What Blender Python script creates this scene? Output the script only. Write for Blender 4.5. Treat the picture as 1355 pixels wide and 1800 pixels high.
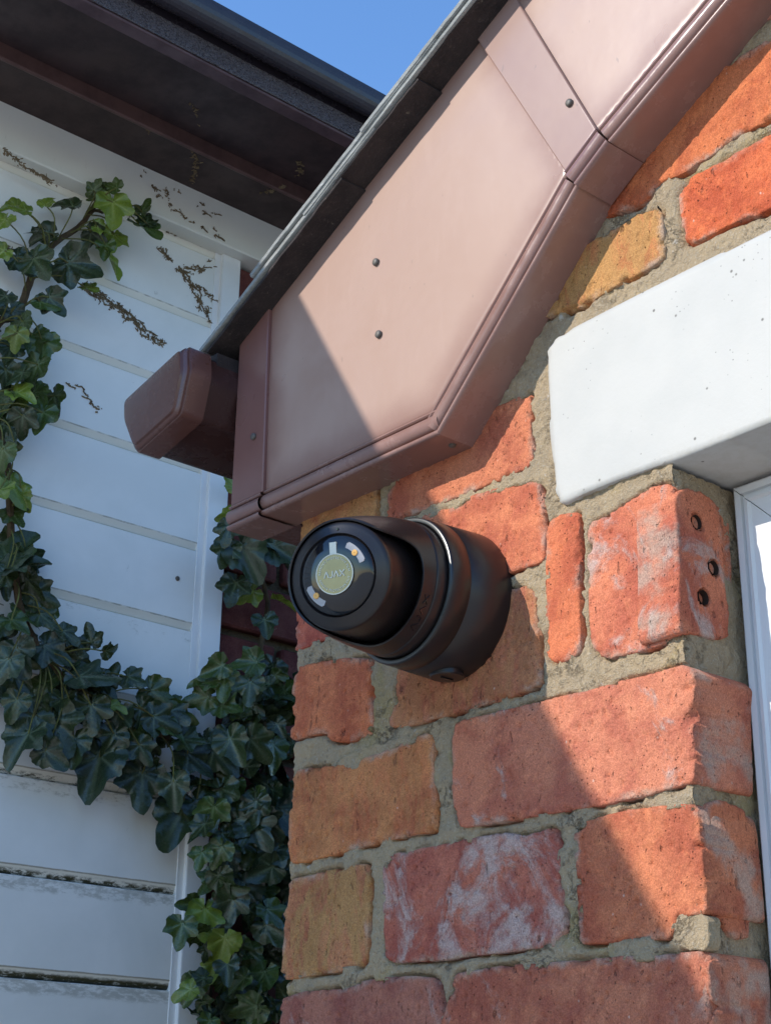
import bpy, bmesh, math, random
import numpy as np
from mathutils import Vector, Matrix
for o in list(bpy.data.objects): bpy.data.objects.remove(o, do_unlink=True)
SC = bpy.context.scene
COL = SC.collection

# ------------------------------------------------------------------ camera
PW, PH = 1355, 1800                                   # photograph size, for turning pixels into directions
YAW, PITCH, ROLL, FOC = 0.707642, 0.385795, 0.0135157, 2725.95
CAM = np.array([0.0, -0.67221, 1.6])
_h = np.array([-math.cos(YAW), math.sin(YAW), 0.0])
FWD = math.cos(PITCH) * _h + np.array([0, 0, math.sin(PITCH)])
_r = np.array([_h[1], -_h[0], 0.0]); _u = np.cross(_r, FWD)
RT = math.cos(ROLL) * _r + math.sin(ROLL) * _u
UP = -math.sin(ROLL) * _r + math.cos(ROLL) * _u
cd = bpy.data.cameras.new('camera'); cam = bpy.data.objects.new('camera', cd); COL.objects.link(cam)
cd.sensor_fit = 'HORIZONTAL'; cd.sensor_width = 36; cd.lens = FOC / PW * 36; cd.clip_start = 0.02; cd.clip_end = 500
M = Matrix.Identity(4)
for i in range(3):
    M[i][0], M[i][1], M[i][2], M[i][3] = RT[i], UP[i], -FWD[i], CAM[i]
cam.matrix_world = M
SC.camera = cam
# ------------------------------------------------------------------ light
SUN = np.array([0.3016, 0.813, -0.497]); SUN /= np.linalg.norm(SUN)        # direction the light travels
elev = math.asin(-SUN[2]); azim = math.atan2(-SUN[0], -SUN[1])
w = bpy.data.worlds.new('World'); SC.world = w; w.use_nodes = True
nt = w.node_tree; bg = nt.nodes['Background']
sky = nt.nodes.new('ShaderNodeTexSky'); sky.sky_type = 'NISHITA'; sky.sun_disc = False
sky.sun_elevation = elev; sky.sun_rotation = azim; sky.air_density = 1.25; sky.dust_density = 0.0; sky.ozone_density = 8.0
nt.links.new(sky.outputs[0], bg.inputs[0]); bg.inputs[1].default_value = 0.15
sl = bpy.data.lights.new('sun', 'SUN'); sl.energy = 2.5; sl.angle = math.radians(0.3); sl.color = (1.0, 0.94, 0.84)
so = bpy.data.objects.new('sun', sl); COL.objects.link(so); so.location = (-3, -6, 6)
so.rotation_euler = Vector(SUN).to_track_quat('-Z', 'Y').to_euler()
SC.view_settings.view_transform = 'Standard'; SC.view_settings.look = 'None'; SC.view_settings.gamma = 1.0
SC.view_settings.exposure = 0.95; SC.view_settings.use_curve_mapping = False
SC.render.engine = 'CYCLES'
SC.render.resolution_x, SC.render.resolution_y = 770, 1024

rng = random.Random(7)
nr = np.random.default_rng(11)

# ------------------------------------------------------------------ helpers
def ray(px, py): return RT * (px - PW / 2) + UP * (-(py - PH / 2)) + FWD * FOC
def hit(px, py, axis, c):                              # pixel -> point on the plane axis = c
    r = ray(px, py); return CAM + r * ((c - CAM[axis]) / r[axis])
TAB = nr.random((64, 64, 4))
def vnoise(x, y, k=0):
    xi = np.floor(x).astype(int); yi = np.floor(y).astype(int)
    fx = x - xi; fy = y - yi; fx = fx * fx * (3 - 2 * fx); fy = fy * fy * (3 - 2 * fy)
    t = lambda a, b: TAB[a % 64, b % 64, k]
    return (t(xi, yi) * (1 - fx) + t(xi + 1, yi) * fx) * (1 - fy) + (t(xi, yi + 1) * (1 - fx) + t(xi + 1, yi + 1) * fx) * fy
def fbm(x, y, s, o=4, k=0):                            # 0..1, feature size 1/s
    v = 0; a = .5; t = 0
    for i in range(o):
        v = v + a * vnoise(x * s + 17.3 * i, y * s + 9.1 * i, (k + i) % 4); t += a; a *= .5; s *= 2.03
    return v / t
def resample(p, step):
    p = np.array(p, float); q = np.vstack([p, p[:1]]); d = np.r_[0, np.cumsum(np.hypot(*np.diff(q, axis=0).T))]
    n = max(8, int(d[-1] / step)); s = np.linspace(0, d[-1], n, endpoint=False)
    return np.c_[np.interp(s, d, q[:, 0]), np.interp(s, d, q[:, 1])]
def chaikin(p, n=1):
    p = np.array(p, float)
    for _ in range(n):
        q = np.roll(p, -1, 0); p = np.stack([.75 * p + .25 * q, .25 * p + .75 * q], 1).reshape(-1, 2)
    return p
def ccw(p):
    p = np.array(p, float); x, y = p.T
    return p if np.sum(x * np.roll(y, -1) - y * np.roll(x, -1)) > 0 else p[::-1]
def sdist(P, poly):                                    # signed distance, inside positive
    out = np.empty(len(P)); a = poly; b = np.roll(poly, -1, 0); e = b - a; L = (e ** 2).sum(1) + 1e-18
    for s in range(0, len(P), 4000):
        p = P[s:s + 4000]
        w = p[:, None, :] - a[None]
        t = np.clip((w * e).sum(2) / L, 0, 1)
        d = np.sqrt(((w - t[..., None] * e) ** 2).sum(2).min(1))
        c1 = (a[None, :, 1] <= p[:, None, 1]) & (b[None, :, 1] > p[:, None, 1])
        c2 = (a[None, :, 1] > p[:, None, 1]) & (b[None, :, 1] <= p[:, None, 1])
        cr = e[None, :, 0] * w[:, :, 1] - e[None, :, 1] * w[:, :, 0]
        wn = (c1 & (cr > 0)).sum(1) - (c2 & (cr < 0)).sum(1)
        out[s:s + 4000] = np.where(wn != 0, d, -d)
    return out
def ragged(poly, amp, step, k=0, corner=1, grow=0.):
    p = resample(chaikin(resample(ccw(poly), .0055), corner), step)
    n = np.roll(p, -1, 0) - np.roll(p, 1, 0); n = np.c_[n[:, 1], -n[:, 0]]; n /= np.linalg.norm(n, axis=1)[:, None] + 1e-12
    d = (fbm(p[:, 0] + 3.1, p[:, 1] + 1.7, 330, 3, k) - .5) * 1.6 * amp + (fbm(p[:, 0], p[:, 1], 75, 2, k) - .5) * 1.4 * amp
    return p + n * (d + grow)[:, None]
def slab(poly, cell, hf, skirt):
    """height-field piece over a polygon: surface inside, straight skirt at the outline"""
    lo = poly.min(0) - 2 * cell; hi = poly.max(0) + 2 * cell
    nx, ny = np.ceil((hi - lo) / cell).astype(int) + 1
    U, V = np.meshgrid(lo[0] + np.arange(nx) * cell, lo[1] + np.arange(ny) * cell)
    sd = sdist(np.c_[U.ravel(), V.ravel()], poly).reshape(ny, nx)
    gv, gu = np.gradient(sd, cell); g = np.hypot(gu, gv) + 1e-9; gu /= g; gv /= g
    surf = sd >= -.6 * cell
    mv = np.where((np.abs(sd) < .6 * cell) | ~surf, -sd, 0.0)
    U2 = U + gu * mv; V2 = V + gv * mv
    H = np.where(surf, hf(U2, V2, np.maximum(sd, 0)), -skirt)
    use = surf[:-1, :-1] | surf[1:, :-1] | surf[:-1, 1:] | surf[1:, 1:]
    idx = np.arange(nx * ny).reshape(ny, nx)
    F = np.stack([idx[:-1, :-1], idx[:-1, 1:], idx[1:, 1:], idx[1:, :-1]], -1)[use]
    keep = np.unique(F); re = np.full(nx * ny, -1); re[keep] = np.arange(len(keep))
    return np.c_[U2.ravel(), V2.ravel(), H.ravel()][keep], re[F], sd.ravel()[keep]
def rnd_edge(sd, r): 
    t = 1 - np.clip(sd / r, 0, 1); return r * (1 - np.sqrt(np.maximum(0, 1 - t * t)))
def tagit(o, label=None, cat=None, group=None, kind=None):
    for k, v in (('label', label), ('category', cat), ('group', group), ('kind', kind)):
        if v: o[k] = v
    return o
def empty(name, loc, label, cat, group=None):
    o = bpy.data.objects.new(name, None); o.empty_display_size = .05; COL.objects.link(o); o.location = loc
    return tagit(o, label, cat, group)
def mesh_of(name, V, F, mat, smooth=True, attr=None):
    me = bpy.data.meshes.new(name); me.from_pydata([tuple(map(float, v)) for v in V], [], [tuple(map(int, f)) for f in F])
    if smooth: me.polygons.foreach_set('use_smooth', [True] * len(me.polygons))
    if attr is not None:
        a = me.attributes.new('edge', 'FLOAT', 'POINT'); a.data.foreach_set('value', np.asarray(attr, float))
    if mat: me.materials.append(mat)
    me.update(); return me
def ob(name, me, parent=None, loc=None, color=None):
    o = bpy.data.objects.new(name, me); COL.objects.link(o)
    if loc is not None: o.location = loc
    if parent is not None:
        o.parent = parent; o.matrix_parent_inverse = Matrix.Translation(-Vector(parent.location))
    if color is not None: o.color = color
    return o
class MB:
    """collects geometry in world coordinates, then links it as one mesh object"""
    def __init__(s): s.v = []; s.f = []
    def add(s, V, F): n = len(s.v); s.v += [tuple(v) for v in V]; s.f += [tuple(i + n for i in f) for f in F]; return s
    def box(s, lo, hi):
        (a, b, c), (d, e, f) = lo, hi
        return s.add([(a, b, c), (d, b, c), (d, e, c), (a, e, c), (a, b, f), (d, b, f), (d, e, f), (a, e, f)],
                     [(0, 3, 2, 1), (4, 5, 6, 7), (0, 1, 5, 4), (1, 2, 6, 5), (2, 3, 7, 6), (3, 0, 4, 7)])
    def tube(s, pts, rad, n=8):
        pts = [Vector(p) for p in pts]; V = []; F = []
        for i, p in enumerate(pts):
            t = (pts[min(i + 1, len(pts) - 1)] - pts[max(i - 1, 0)]).normalized()
            a = t.orthogonal().normalized() if i == 0 else (a - t * a.dot(t)).normalized()
            b = t.cross(a); r = rad[i] if hasattr(rad, '__len__') else rad
            for k in range(n):
                q = 2 * math.pi * k / n; V.append(p + (a * math.cos(q) + b * math.sin(q)) * r)
        for i in range(len(pts) - 1):
            for k in range(n): F.append((i * n + k, i * n + (k + 1) % n, (i + 1) * n + (k + 1) % n, (i + 1) * n + k))
        F.append(tuple(range(n - 1, -1, -1))); F.append(tuple((len(pts) - 1) * n + k for k in range(n)))
        return s.add(V, F)
    def lathe(s, prof, fr, n=96):
        """prof: (radius, height) along the frame's third axis; fr: (origin, x, y, z)"""
        O, X, Y, Z = [np.array(q, float) for q in fr]; V = []; F = []
        for r, h in prof:
            for k in range(n):
                q = 2 * math.pi * k / n; V.append(O + Z * h + (X * math.cos(q) + Y * math.sin(q)) * r)
        for i in range(len(prof) - 1):
            for k in range(n): F.append((i * n + k, i * n + (k + 1) % n, (i + 1) * n + (k + 1) % n, (i + 1) * n + k))
        return s.add(V, F)
    def prism(s, poly, depth0, depth1, fn):
        """polygon (u,v) extruded from depth0 to depth1; fn(u,v,d) -> world"""
        n = len(poly); V = [fn(u, v, depth0) for u, v in poly] + [fn(u, v, depth1) for u, v in poly]
        F = [tuple(range(n)), tuple(range(2 * n - 1, n - 1, -1))] + [(i, i + n, (i + 1) % n + n, (i + 1) % n) for i in range(n)]
        return s.add(V, F)
    def build(s, name, mat, parent=None, smooth=False, bevel=0, seg=2, ang=40, color=None, wn=True):
        V = np.array(s.v, float)
        c = V.mean(0); me = mesh_of(name, V - c, s.f, mat, smooth)
        bm = bmesh.new(); bm.from_mesh(me); bmesh.ops.remove_doubles(bm, verts=bm.verts, dist=1e-6)
        bmesh.ops.recalc_face_normals(bm, faces=bm.faces)
        if bevel:
            ed = [e for e in bm.edges if len(e.link_faces) == 2 and e.calc_face_angle(0) > math.radians(ang)]
            nb_ = bmesh.ops.bevel(bm, geom=ed, offset=bevel, segments=seg, affect='EDGES', profile=.5, clamp_overlap=True)['faces']
            for f in nb_: f.smooth = True
        if smooth:
            for f in bm.faces: f.smooth = True
        if smooth or bevel:
            for e in bm.edges:
                if len(e.link_faces) == 2 and e.calc_face_angle(0) > math.radians(ang): e.smooth = False
        bm.to_mesh(me); bm.free()
        return ob(name, me, parent, c, color)
FRONT = lambda y0: (lambda u, v, d: (u, y0 + d, v))     # d grows into the wall
def cr(pts, n=6):                                       # smooth curve through points
    P = [np.array(p, float) for p in pts]; P = [2 * P[0] - P[1]] + P + [2 * P[-1] - P[-2]]; out = []
    for i in range(1, len(P) - 2):
        for k in range(n):
            t = k / n
            out.append(.5 * (2 * P[i] + (P[i + 1] - P[i - 1]) * t + (2 * P[i - 1] - 5 * P[i] + 4 * P[i + 1] - P[i + 2]) * t * t + (3 * P[i] - P[i - 1] - 3 * P[i + 1] + P[i + 2]) * t ** 3))
    return out + [P[-2]]

# ------------------------------------------------------------------ materials
class NT:
    def __init__(s, name):
        s.m = bpy.data.materials.new(name); s.m.use_nodes = True; s.t = s.m.node_tree
        s.b = s.t.nodes['Principled BSDF']; s.pos = s.n('ShaderNodeNewGeometry').outputs['Position']
    def n(s, typ, **kw):
        q = s.t.nodes.new(typ)
        for k, v in kw.items(): setattr(q, k, v)
        return q
    def put(s, sock, v):
        if isinstance(v, bpy.types.NodeSocket): s.t.links.new(v, sock)
        elif v is not None:
            if isinstance(v, tuple) and len(v) == 3 and sock.type == 'RGBA': v = (*v, 1)
            sock.default_value = v
    def math(s, op, a, b=0.0, c=None, clamp=False):
        q = s.n('ShaderNodeMath', operation=op, use_clamp=clamp); s.put(q.inputs[0], a); s.put(q.inputs[1], b)
        if c is not None: s.put(q.inputs[2], c)
        return q.outputs[0]
    def mapr(s, v, a, b, c=0.0, d=1.0):
        q = s.n('ShaderNodeMapRange', interpolation_type='SMOOTHSTEP'); s.put(q.inputs[0], v)
        for i, x in enumerate((a, b, c, d)): s.put(q.inputs[i + 1], x)
        return q.outputs[0]
    def scaled(s, v, sc, off=None):
        q = s.n('ShaderNodeVectorMath', operation='MULTIPLY'); s.put(q.inputs[0], v); q.inputs[1].default_value = sc; r = q.outputs[0]
        if off is not None:
            q = s.n('ShaderNodeVectorMath', operation='ADD'); s.put(q.inputs[0], r); s.put(q.inputs[1], off); r = q.outputs[0]
        return r
    def noise(s, v, sc, det=4, rough=.55, dist=0):
        q = s.n('ShaderNodeTexNoise'); s.put(q.inputs['Vector'], v); q.inputs['Scale'].default_value = sc
        q.inputs['Detail'].default_value = det; q.inputs['Roughness'].default_value = rough; q.inputs['Distortion'].default_value = dist
        return q.outputs['Fac']
    def voro(s, v, sc, feat='F1'):
        q = s.n('ShaderNodeTexVoronoi', feature=feat); s.put(q.inputs['Vector'], v); q.inputs['Scale'].default_value = sc
        return q.outputs['Distance']
    def mix(s, f, a, b, mode='MIX'):
        q = s.n('ShaderNodeMix', data_type='RGBA', blend_type=mode); s.put(q.inputs[0], f); s.put(q.inputs[6], a); s.put(q.inputs[7], b)
        return q.outputs[2]
    def attr(s, name, typ='OBJECT'):
        q = s.n('ShaderNodeAttribute', attribute_type=typ, attribute_name=name); return q.outputs['Fac']
    def info(s):
        q = s.n('ShaderNodeObjectInfo'); return q.outputs['Color'], q.outputs['Random']
    def coord(s, which='Object'): return s.n('ShaderNodeTexCoord').outputs[which]
    def bump(s, h, st=.3, d=.002, prev=None):
        q = s.n('ShaderNodeBump'); q.inputs['Strength'].default_value = st; q.inputs['Distance'].default_value = d; s.put(q.inputs['Height'], h)
        if prev is not None: s.put(q.inputs['Normal'], prev)
        return q.outputs[0]
    def done(s, col, rough=.6, nrm=None, spec=.5, **kw):
        s.put(s.b.inputs['Base Color'], col); s.put(s.b.inputs['Roughness'], rough); s.put(s.b.inputs['Specular IOR Level'], spec)
        if nrm is not None: s.put(s.b.inputs['Normal'], nrm)
        for k, v in kw.items(): s.put(s.b.inputs[k.replace('_', ' ')], v)
        return s.m

def m_brick():
    t = NT('fired_brick'); c, r = t.info(); c = t.mix(1.0, c, (1.02, 1.04, 1.04), 'MULTIPLY')
    q = t.n('ShaderNodeCombineXYZ'); t.put(q.inputs[0], t.math('MULTIPLY', r, 7.0)); t.put(q.inputs[1], t.math('MULTIPLY', r, 3.0)); t.put(q.inputs[2], t.math('MULTIPLY', r, 11.0))
    v = t.scaled(t.pos, (1, 1, 1), q.outputs[0])
    lime, ochre = t.attr('lime'), t.attr('ochre')
    big = t.noise(v, 26, 5, .6, .4); mid = t.noise(v, 95, 5, .65); fine = t.noise(v, 420, 3, .7)
    col = t.mix(t.mapr(big, .38, .66), c, t.mix(1.0, c, (.70, .56, .62), 'MULTIPLY'))
    col = t.mix(t.mapr(mid, .5, .75, 0, .55), col, t.mix(1.0, c, (1.22, 1.28, 1.2), 'MULTIPLY'))
    col = t.mix(t.mapr(t.noise(t.scaled(v, (1, 1, .25)), 150, 4, .6), .56, .72, 0, .3), col, t.mix(1.0, c, (.55, .5, .52), 'MULTIPLY'))
    om = t.math('MULTIPLY', t.mapr(t.noise(t.scaled(v, (1, 1, .35)), 60, 6, .7, .8), .40, .56), ochre, clamp=True)
    col = t.mix(om, col, (.40, .245, .085))
    # lime bloom and mortar smears with a shape of their own
    ln = t.noise(t.scaled(v, (1.0, 1, .75)), 22, 8, .68, .9)
    th = t.math('SUBTRACT', .83, t.math('MULTIPLY', lime, .45))
    lm = t.mapr(t.math('SUBTRACT', ln, th), -.03, .09)
    lm = t.math('MULTIPLY', lm, t.mapr(mid, .30, .55, .25, .85))
    col = t.mix(lm, col, (.47, .36, .315))
    sp = t.mapr(t.voro(v, 330), .0, .22, 1, 0); spm = t.mapr(t.noise(v, 60, 2), .46, .58)
    pits = t.math('MULTIPLY', sp, spm)
    pit2 = t.mapr(t.noise(t.scaled(v, (1, 1, .45)), 210, 3, .5), .67, .73)
    col = t.mix(t.math('MULTIPLY', pits, .6), col, (.07, .03, .022))
    col = t.mix(t.math('MULTIPLY', pit2, .42), col, (.10, .04, .028))
    wsp = t.mapr(t.voro(t.scaled(v, (1, 1, .8), (5.3, 1.1, 2.2)), 120), .0, .12, 1, 0)
    col = t.mix(t.math('MULTIPLY', wsp, t.mapr(t.noise(v, 33, 2), .54, .6, 0, .8)), col, (.62, .52, .44))
    col = t.mix(t.mapr(fine, .35, .75, 0, .35), col, t.mix(1.0, col, (.62, .58, .55), 'MULTIPLY'))
    e = t.attr('edge', 'GEOMETRY')
    haze = t.math('MULTIPLY', t.mapr(t.math('ADD', e, t.math('MULTIPLY', t.math('SUBTRACT', t.noise(v, 120, 5, .7), .5), .016)), -.001, .0055, 1, 0), t.mapr(t.noise(v, 36, 4, .6), .44, .64, .0, .7))
    col = t.mix(haze, col, (.40, .31, .24))
    gr = t.noise(v, 1100, 2, .8)
    col = t.mix(t.mapr(gr, .42, .70, 0, .5), col, t.mix(1.0, col, (1.5, 1.5, 1.5), 'MULTIPLY'))
    col = t.mix(t.mapr(gr, .58, .34, 0, .5), col, t.mix(1.0, col, (.6, .56, .55), 'MULTIPLY'))
    h = t.math('ADD', t.math('MULTIPLY', mid, .30), t.math('ADD', t.math('MULTIPLY', fine, .35), t.math('MULTIPLY', t.math('ADD', pits, pit2), -.7)))
    h = t.math('ADD', h, t.math('MULTIPLY', lm, .25))
    return t.done(col, t.mapr(fine, .3, .7, .78, .95), t.bump(h, .8, .0030), .22)
def m_mortar(dark=1.0):
    t = NT('sandy_lime_mortar'); v = t.pos
    a = t.noise(v, 30, 5, .6); g = t.noise(v, 750, 3, .8); k = t.noise(v, 170, 5, .7)
    d = lambda c: tuple(x * dark for x in c)
    col = t.mix(t.mapr(a, .35, .68), d((.50, .375, .23)), d((.43, .33, .215)))
    col = t.mix(t.mapr(t.noise(v, 14, 4, .6, .6), .56, .68, 0, .6), col, d((.44, .33, .13)))          # yellow lichen film
    col = t.mix(t.mapr(g, .5, .72, 0, .75), col, d((.56, .49, .39)))
    col = t.mix(t.mapr(k, .57, .72, 0, .6), col, d((.12, .10, .075)))
    col = t.mix(t.mapr(t.voro(v, 420), 0, .16, .8, 0), col, d((.15, .13, .11)))
    col = t.mix(t.mapr(t.noise(v, 55, 6, .7), .63, .70, 0, .7), col, d((.64, .60, .54)))
    ck = t.math('MULTIPLY', t.mapr(t.math('ABSOLUTE', t.math('SUBTRACT', t.noise(v, 48, 7, .75, .5), .5)), .004, .016, 1, 0), t.mapr(t.noise(v, 19, 3), .54, .64))
    col = t.mix(t.math('MULTIPLY', ck, .35), col, d((.10, .08, .055)))
    cg = t.voro(v, 190)
    col = t.mix(t.mapr(cg, .05, .28, .55, 0), col, d((.26, .20, .14)))
    col = t.mix(t.mapr(t.voro(t.scaled(v, (1, 1, 1), (2.2, 4.1, 1.3)), 150), .04, .2, .35, 0), col, d((.68, .58, .44)))
    h = t.math('ADD', t.math('ADD', t.math('MULTIPLY', g, .5), t.math('MULTIPLY', ck, -1.2)), k)
    return t.done(col, .95, t.bump(h, 1.0, .0042), .2)
def m_fascia(edge=True):
    t = NT('faded_brown_plastic'); c, r = t.info(); e = t.attr('edge', 'GEOMETRY') if edge else .03
    v = t.pos; a = t.noise(v, 9, 4, .6, .3); b = t.noise(t.scaled(v, (1, 1, .3)), 60, 4, .6)
    col = t.mix(t.mapr(a, .35, .68), c, t.mix(1.0, c, (.86, .80, .76), 'MULTIPLY'))
    col = t.mix(t.mapr(b, .5, .8, 0, .25), col, t.mix(1.0, c, (1.12, 1.15, 1.18), 'MULTIPLY'))
    ed = t.math('ADD', e, t.math('MULTIPLY', t.math('SUBTRACT', t.noise(v, 40, 4), .5), .016))
    col = t.mix(t.mapr(ed, .0, .032, .8, 0), col, (.23, .115, .088))                                 # less bleached beside the trim
    sc = t.mapr(t.noise(t.scaled(v, (1, 1, .45)), 170, 2, .5), .735, .76)
    col = t.mix(t.math('MULTIPLY', sc, .45), col, (.14, .10, .09))
    return t.done(col, t.mapr(a, .3, .7, .27, .42), t.bump(t.noise(v, 28, 3), .05, .004), .5)
def m_plastic(name, rough=.3, fade=.4):
    t = NT(name); c, r = t.info(); v = t.pos; a = t.noise(v, 35, 5, .65); b = t.noise(v, 240, 3, .7)
    col = t.mix(t.mapr(a, .4, .7, 0, fade), c, t.mix(1.0, c, (1.35, 1.45, 1.5), 'MULTIPLY'))
    col = t.mix(t.mapr(b, .66, .78, 0, .35), col, (.20, .17, .15))
    return t.done(col, t.mapr(a, .3, .75, rough - .06, rough + .16), t.bump(a, .06, .002), .5)
def m_paint_lintel():
    t = NT('white_masonry_paint'); v = t.pos; a = t.noise(v, 18, 5); f = t.noise(v, 260, 4, .7)
    col = t.mix(t.mapr(a, .35, .7), (.475, .46, .425), (.44, .43, .40))
    sp = t.math('MULTIPLY', t.mapr(t.voro(v, 90), .05, .12, 1, 0), t.mapr(t.noise(v, 21, 2), .53, .56))
    sp2 = t.math('MULTIPLY', t.mapr(t.voro(t.scaled(v, (1, 1, 1), (3.1, 2, 7.7)), 210), .04, .13, 1, 0), t.mapr(t.noise(v, 16, 2), .52, .56))
    col = t.mix(t.math('MULTIPLY', t.math('MAXIMUM', sp, sp2), .85), col, (.09, .085, .075))
    sep = t.n('ShaderNodeSeparateXYZ'); t.put(sep.inputs[0], v)
    drt = t.math('MULTIPLY', t.mapr(sep.outputs[2], 1.972, 1.986, 1, 0), t.mapr(t.noise(v, 150, 5, .7), .42, .62))
    col = t.mix(t.math('MULTIPLY', drt, .2), col, (.35, .31, .24))
    return t.done(col, .6, t.bump(t.math('ADD', a, t.math('MULTIPLY', f, .5)), .22, .0016), .35)
def m_upvc(name='white_window_plastic', col0=(.64, .65, .655)):
    t = NT(name); v = t.pos; a = t.noise(v, 14, 5); k = t.noise(t.scaled(v, (1, 1, .3)), 120, 5, .7)
    col = t.mix(t.mapr(a, .4, .7, 0, .5), col0, tuple(x * .9 for x in col0))
    col = t.mix(t.mapr(k, .62, .8, 0, .3), col, (.40, .37, .30))
    return t.done(col, .32, None, .5)
def m_cladding():
    t = NT('white_shiplap_plastic'); o = t.coord('Object'); v = t.pos
    mp = t.attr('moss')
    sep = t.n('ShaderNodeSeparateXYZ'); t.put(sep.inputs[0], o); z = sep.outputs[2]
    a = t.noise(v, 7, 5, .6, .3); k = t.noise(t.scaled(v, (1, .5, 1.4)), 120, 6, .75)
    col = t.mix(t.mapr(a, .36, .68), (.88, .865, .82), (.80, .795, .75))
    # yellow-tinted lip and algae along the joint below each board
    zz = t.math('ADD', z, t.math('MULTIPLY', t.math('SUBTRACT', k, .5), .010))
    lip = t.mapr(zz, .008, .012, 1, 0)
    col = t.mix(t.math('MULTIPLY', lip, .35), col, (.80, .70, .48))
    ln_ = t.math('MULTIPLY', t.mapr(t.math('ABSOLUTE', t.math('SUBTRACT', t.math('ADD', z, t.math('MULTIPLY', t.math('SUBTRACT', k, .5), .002)), .0104)), .0003, .0013, 1, 0), t.mapr(t.math('ADD', k, t.math('MULTIPLY', mp, .3)), .36, .62))
    col = t.mix(t.math('MULTIPLY', ln_, .7), col, (.22, .165, .08))
    alg = t.math('MULTIPLY', t.mapr(zz, .0045, .0085, 1, 0), t.mapr(t.math('ADD', k, t.math('MULTIPLY', mp, .40)), .66, .80))
    col = t.mix(alg, col, (.055, .05, .022))
    top = t.math('MULTIPLY', t.mapr(zz, .088, .094), t.mapr(t.math('ADD', k, t.math('MULTIPLY', mp, .25)), .62, .80, 0, .45))
    col = t.mix(top, col, (.20, .19, .13))
    sm = t.math('MULTIPLY', t.mapr(t.noise(v, 46, 6, .7, .5), .66, .74), t.mapr(t.noise(v, 5, 2), .5, .62))
    col = t.mix(t.math('MULTIPLY', sm, .35), col, (.33, .31, .25))
    sp = t.math('MULTIPLY', t.mapr(t.voro(v, 150), 0, .07, 1, 0), t.mapr(t.noise(v, 17, 2), .52, .6))
    col = t.mix(t.math('MULTIPLY', sp, .6), col, (.2, .18, .14))
    return t.done(col, .38, t.bump(a, .12, .004), .5)
def m_dark_trim():
    t = NT('dark_brown_gloss_paint'); c, r = t.info(); v = t.pos; a = t.noise(v, 20, 5, .65); b = t.noise(t.scaled(v, (1, .4, 1)), 110, 5, .7)
    col = t.mix(t.mapr(a, .35, .7), c, t.mix(1.0, c, (.6, .58, .62), 'MULTIPLY'))
    col = t.mix(t.mapr(b, .60, .75, 0, .35), col, (.09, .075, .07))
    return t.done(col, t.mapr(a, .3, .7, .38, .6), t.bump(b, .12, .002), .4)
def m_felt():
    t = NT('mineral_felt'); v = t.pos; a = t.noise(v, 520, 3, .8); g = t.voro(v, 420)
    col = t.mix(t.mapr(a, .42, .7), (.045, .028, .032), (.15, .115, .12))
    col = t.mix(t.mapr(g, 0, .22, .8, 0), col, (.30, .25, .25))
    return t.done(col, t.mapr(a, .4, .7, .25, .7), t.bump(t.math('ADD', a, g), 1.0, .003), .8)
def m_slate(name, c1, c2, spec=.4):
    t = NT(name); v = t.pos; r = t.scaled(v, (1, 4, 4)); a = t.noise(v, 40, 6, .7); b = t.noise(t.scaled(v, (.3, 1, 1.5)), 420, 4, .75)
    col = t.mix(t.mapr(a, .35, .7), c1, c2)
    col = t.mix(t.mapr(b, .52, .75, 0, .7), col, tuple(min(.5, x * 2.2) for x in c1))
    col = t.mix(t.mapr(t.noise(v, 130, 5, .7), .64, .72, 0, .5), col, (.24, .21, .16))
    return t.done(col, .75, t.bump(t.math('ADD', a, b), .7, .002), spec)
def m_simple(name, col, rough=.5, spec=.5, bump=0, sc=200, **kw):
    t = NT(name); a = t.noise(t.pos, sc, 4, .65)
    c = t.mix(t.mapr(a, .35, .7, 0, .5), col, tuple(x * .72 for x in col))
    return t.done(c, rough, t.bump(a, bump, .0006) if bump else None, spec, **kw)
def m_leaf():
    t = NT('ivy_leaf'); c, r = t.info(); e = t.attr('edge', 'GEOMETRY'); o = t.coord('Object'); a = t.noise(o, 3.0, 4, .6)
    col = t.mix(t.mapr(a, .35, .7, 0, .8), c, t.mix(1.0, c, (.6, .66, .6), 'MULTIPLY'))
    vein = t.mix(.5, t.mix(1.0, c, (2.4, 2.2, 2.4), 'MULTIPLY'), (.15, .19, .12))
    col = t.mix(t.math('MULTIPLY', t.math('POWER', e, 1.3), .95), col, vein)
    col = t.mix(t.mapr(t.noise(o, 9, 3), .70, .76, 0, .5), col, (.13, .09, .04))
    return t.done(col, t.mapr(a, .3, .7, .20, .36), t.bump(t.math('ADD', t.math('MULTIPLY', e, -.6), t.noise(o, 5, 3)), .25, .004), .5)
def m_bark(name, c1, c2):
    t = NT(name); v = t.pos; a = t.noise(v, 90, 5, .7)
    return t.done(t.mix(t.mapr(a, .35, .7), c1, c2), .9, t.bump(a, .7, .003), .2)
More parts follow.
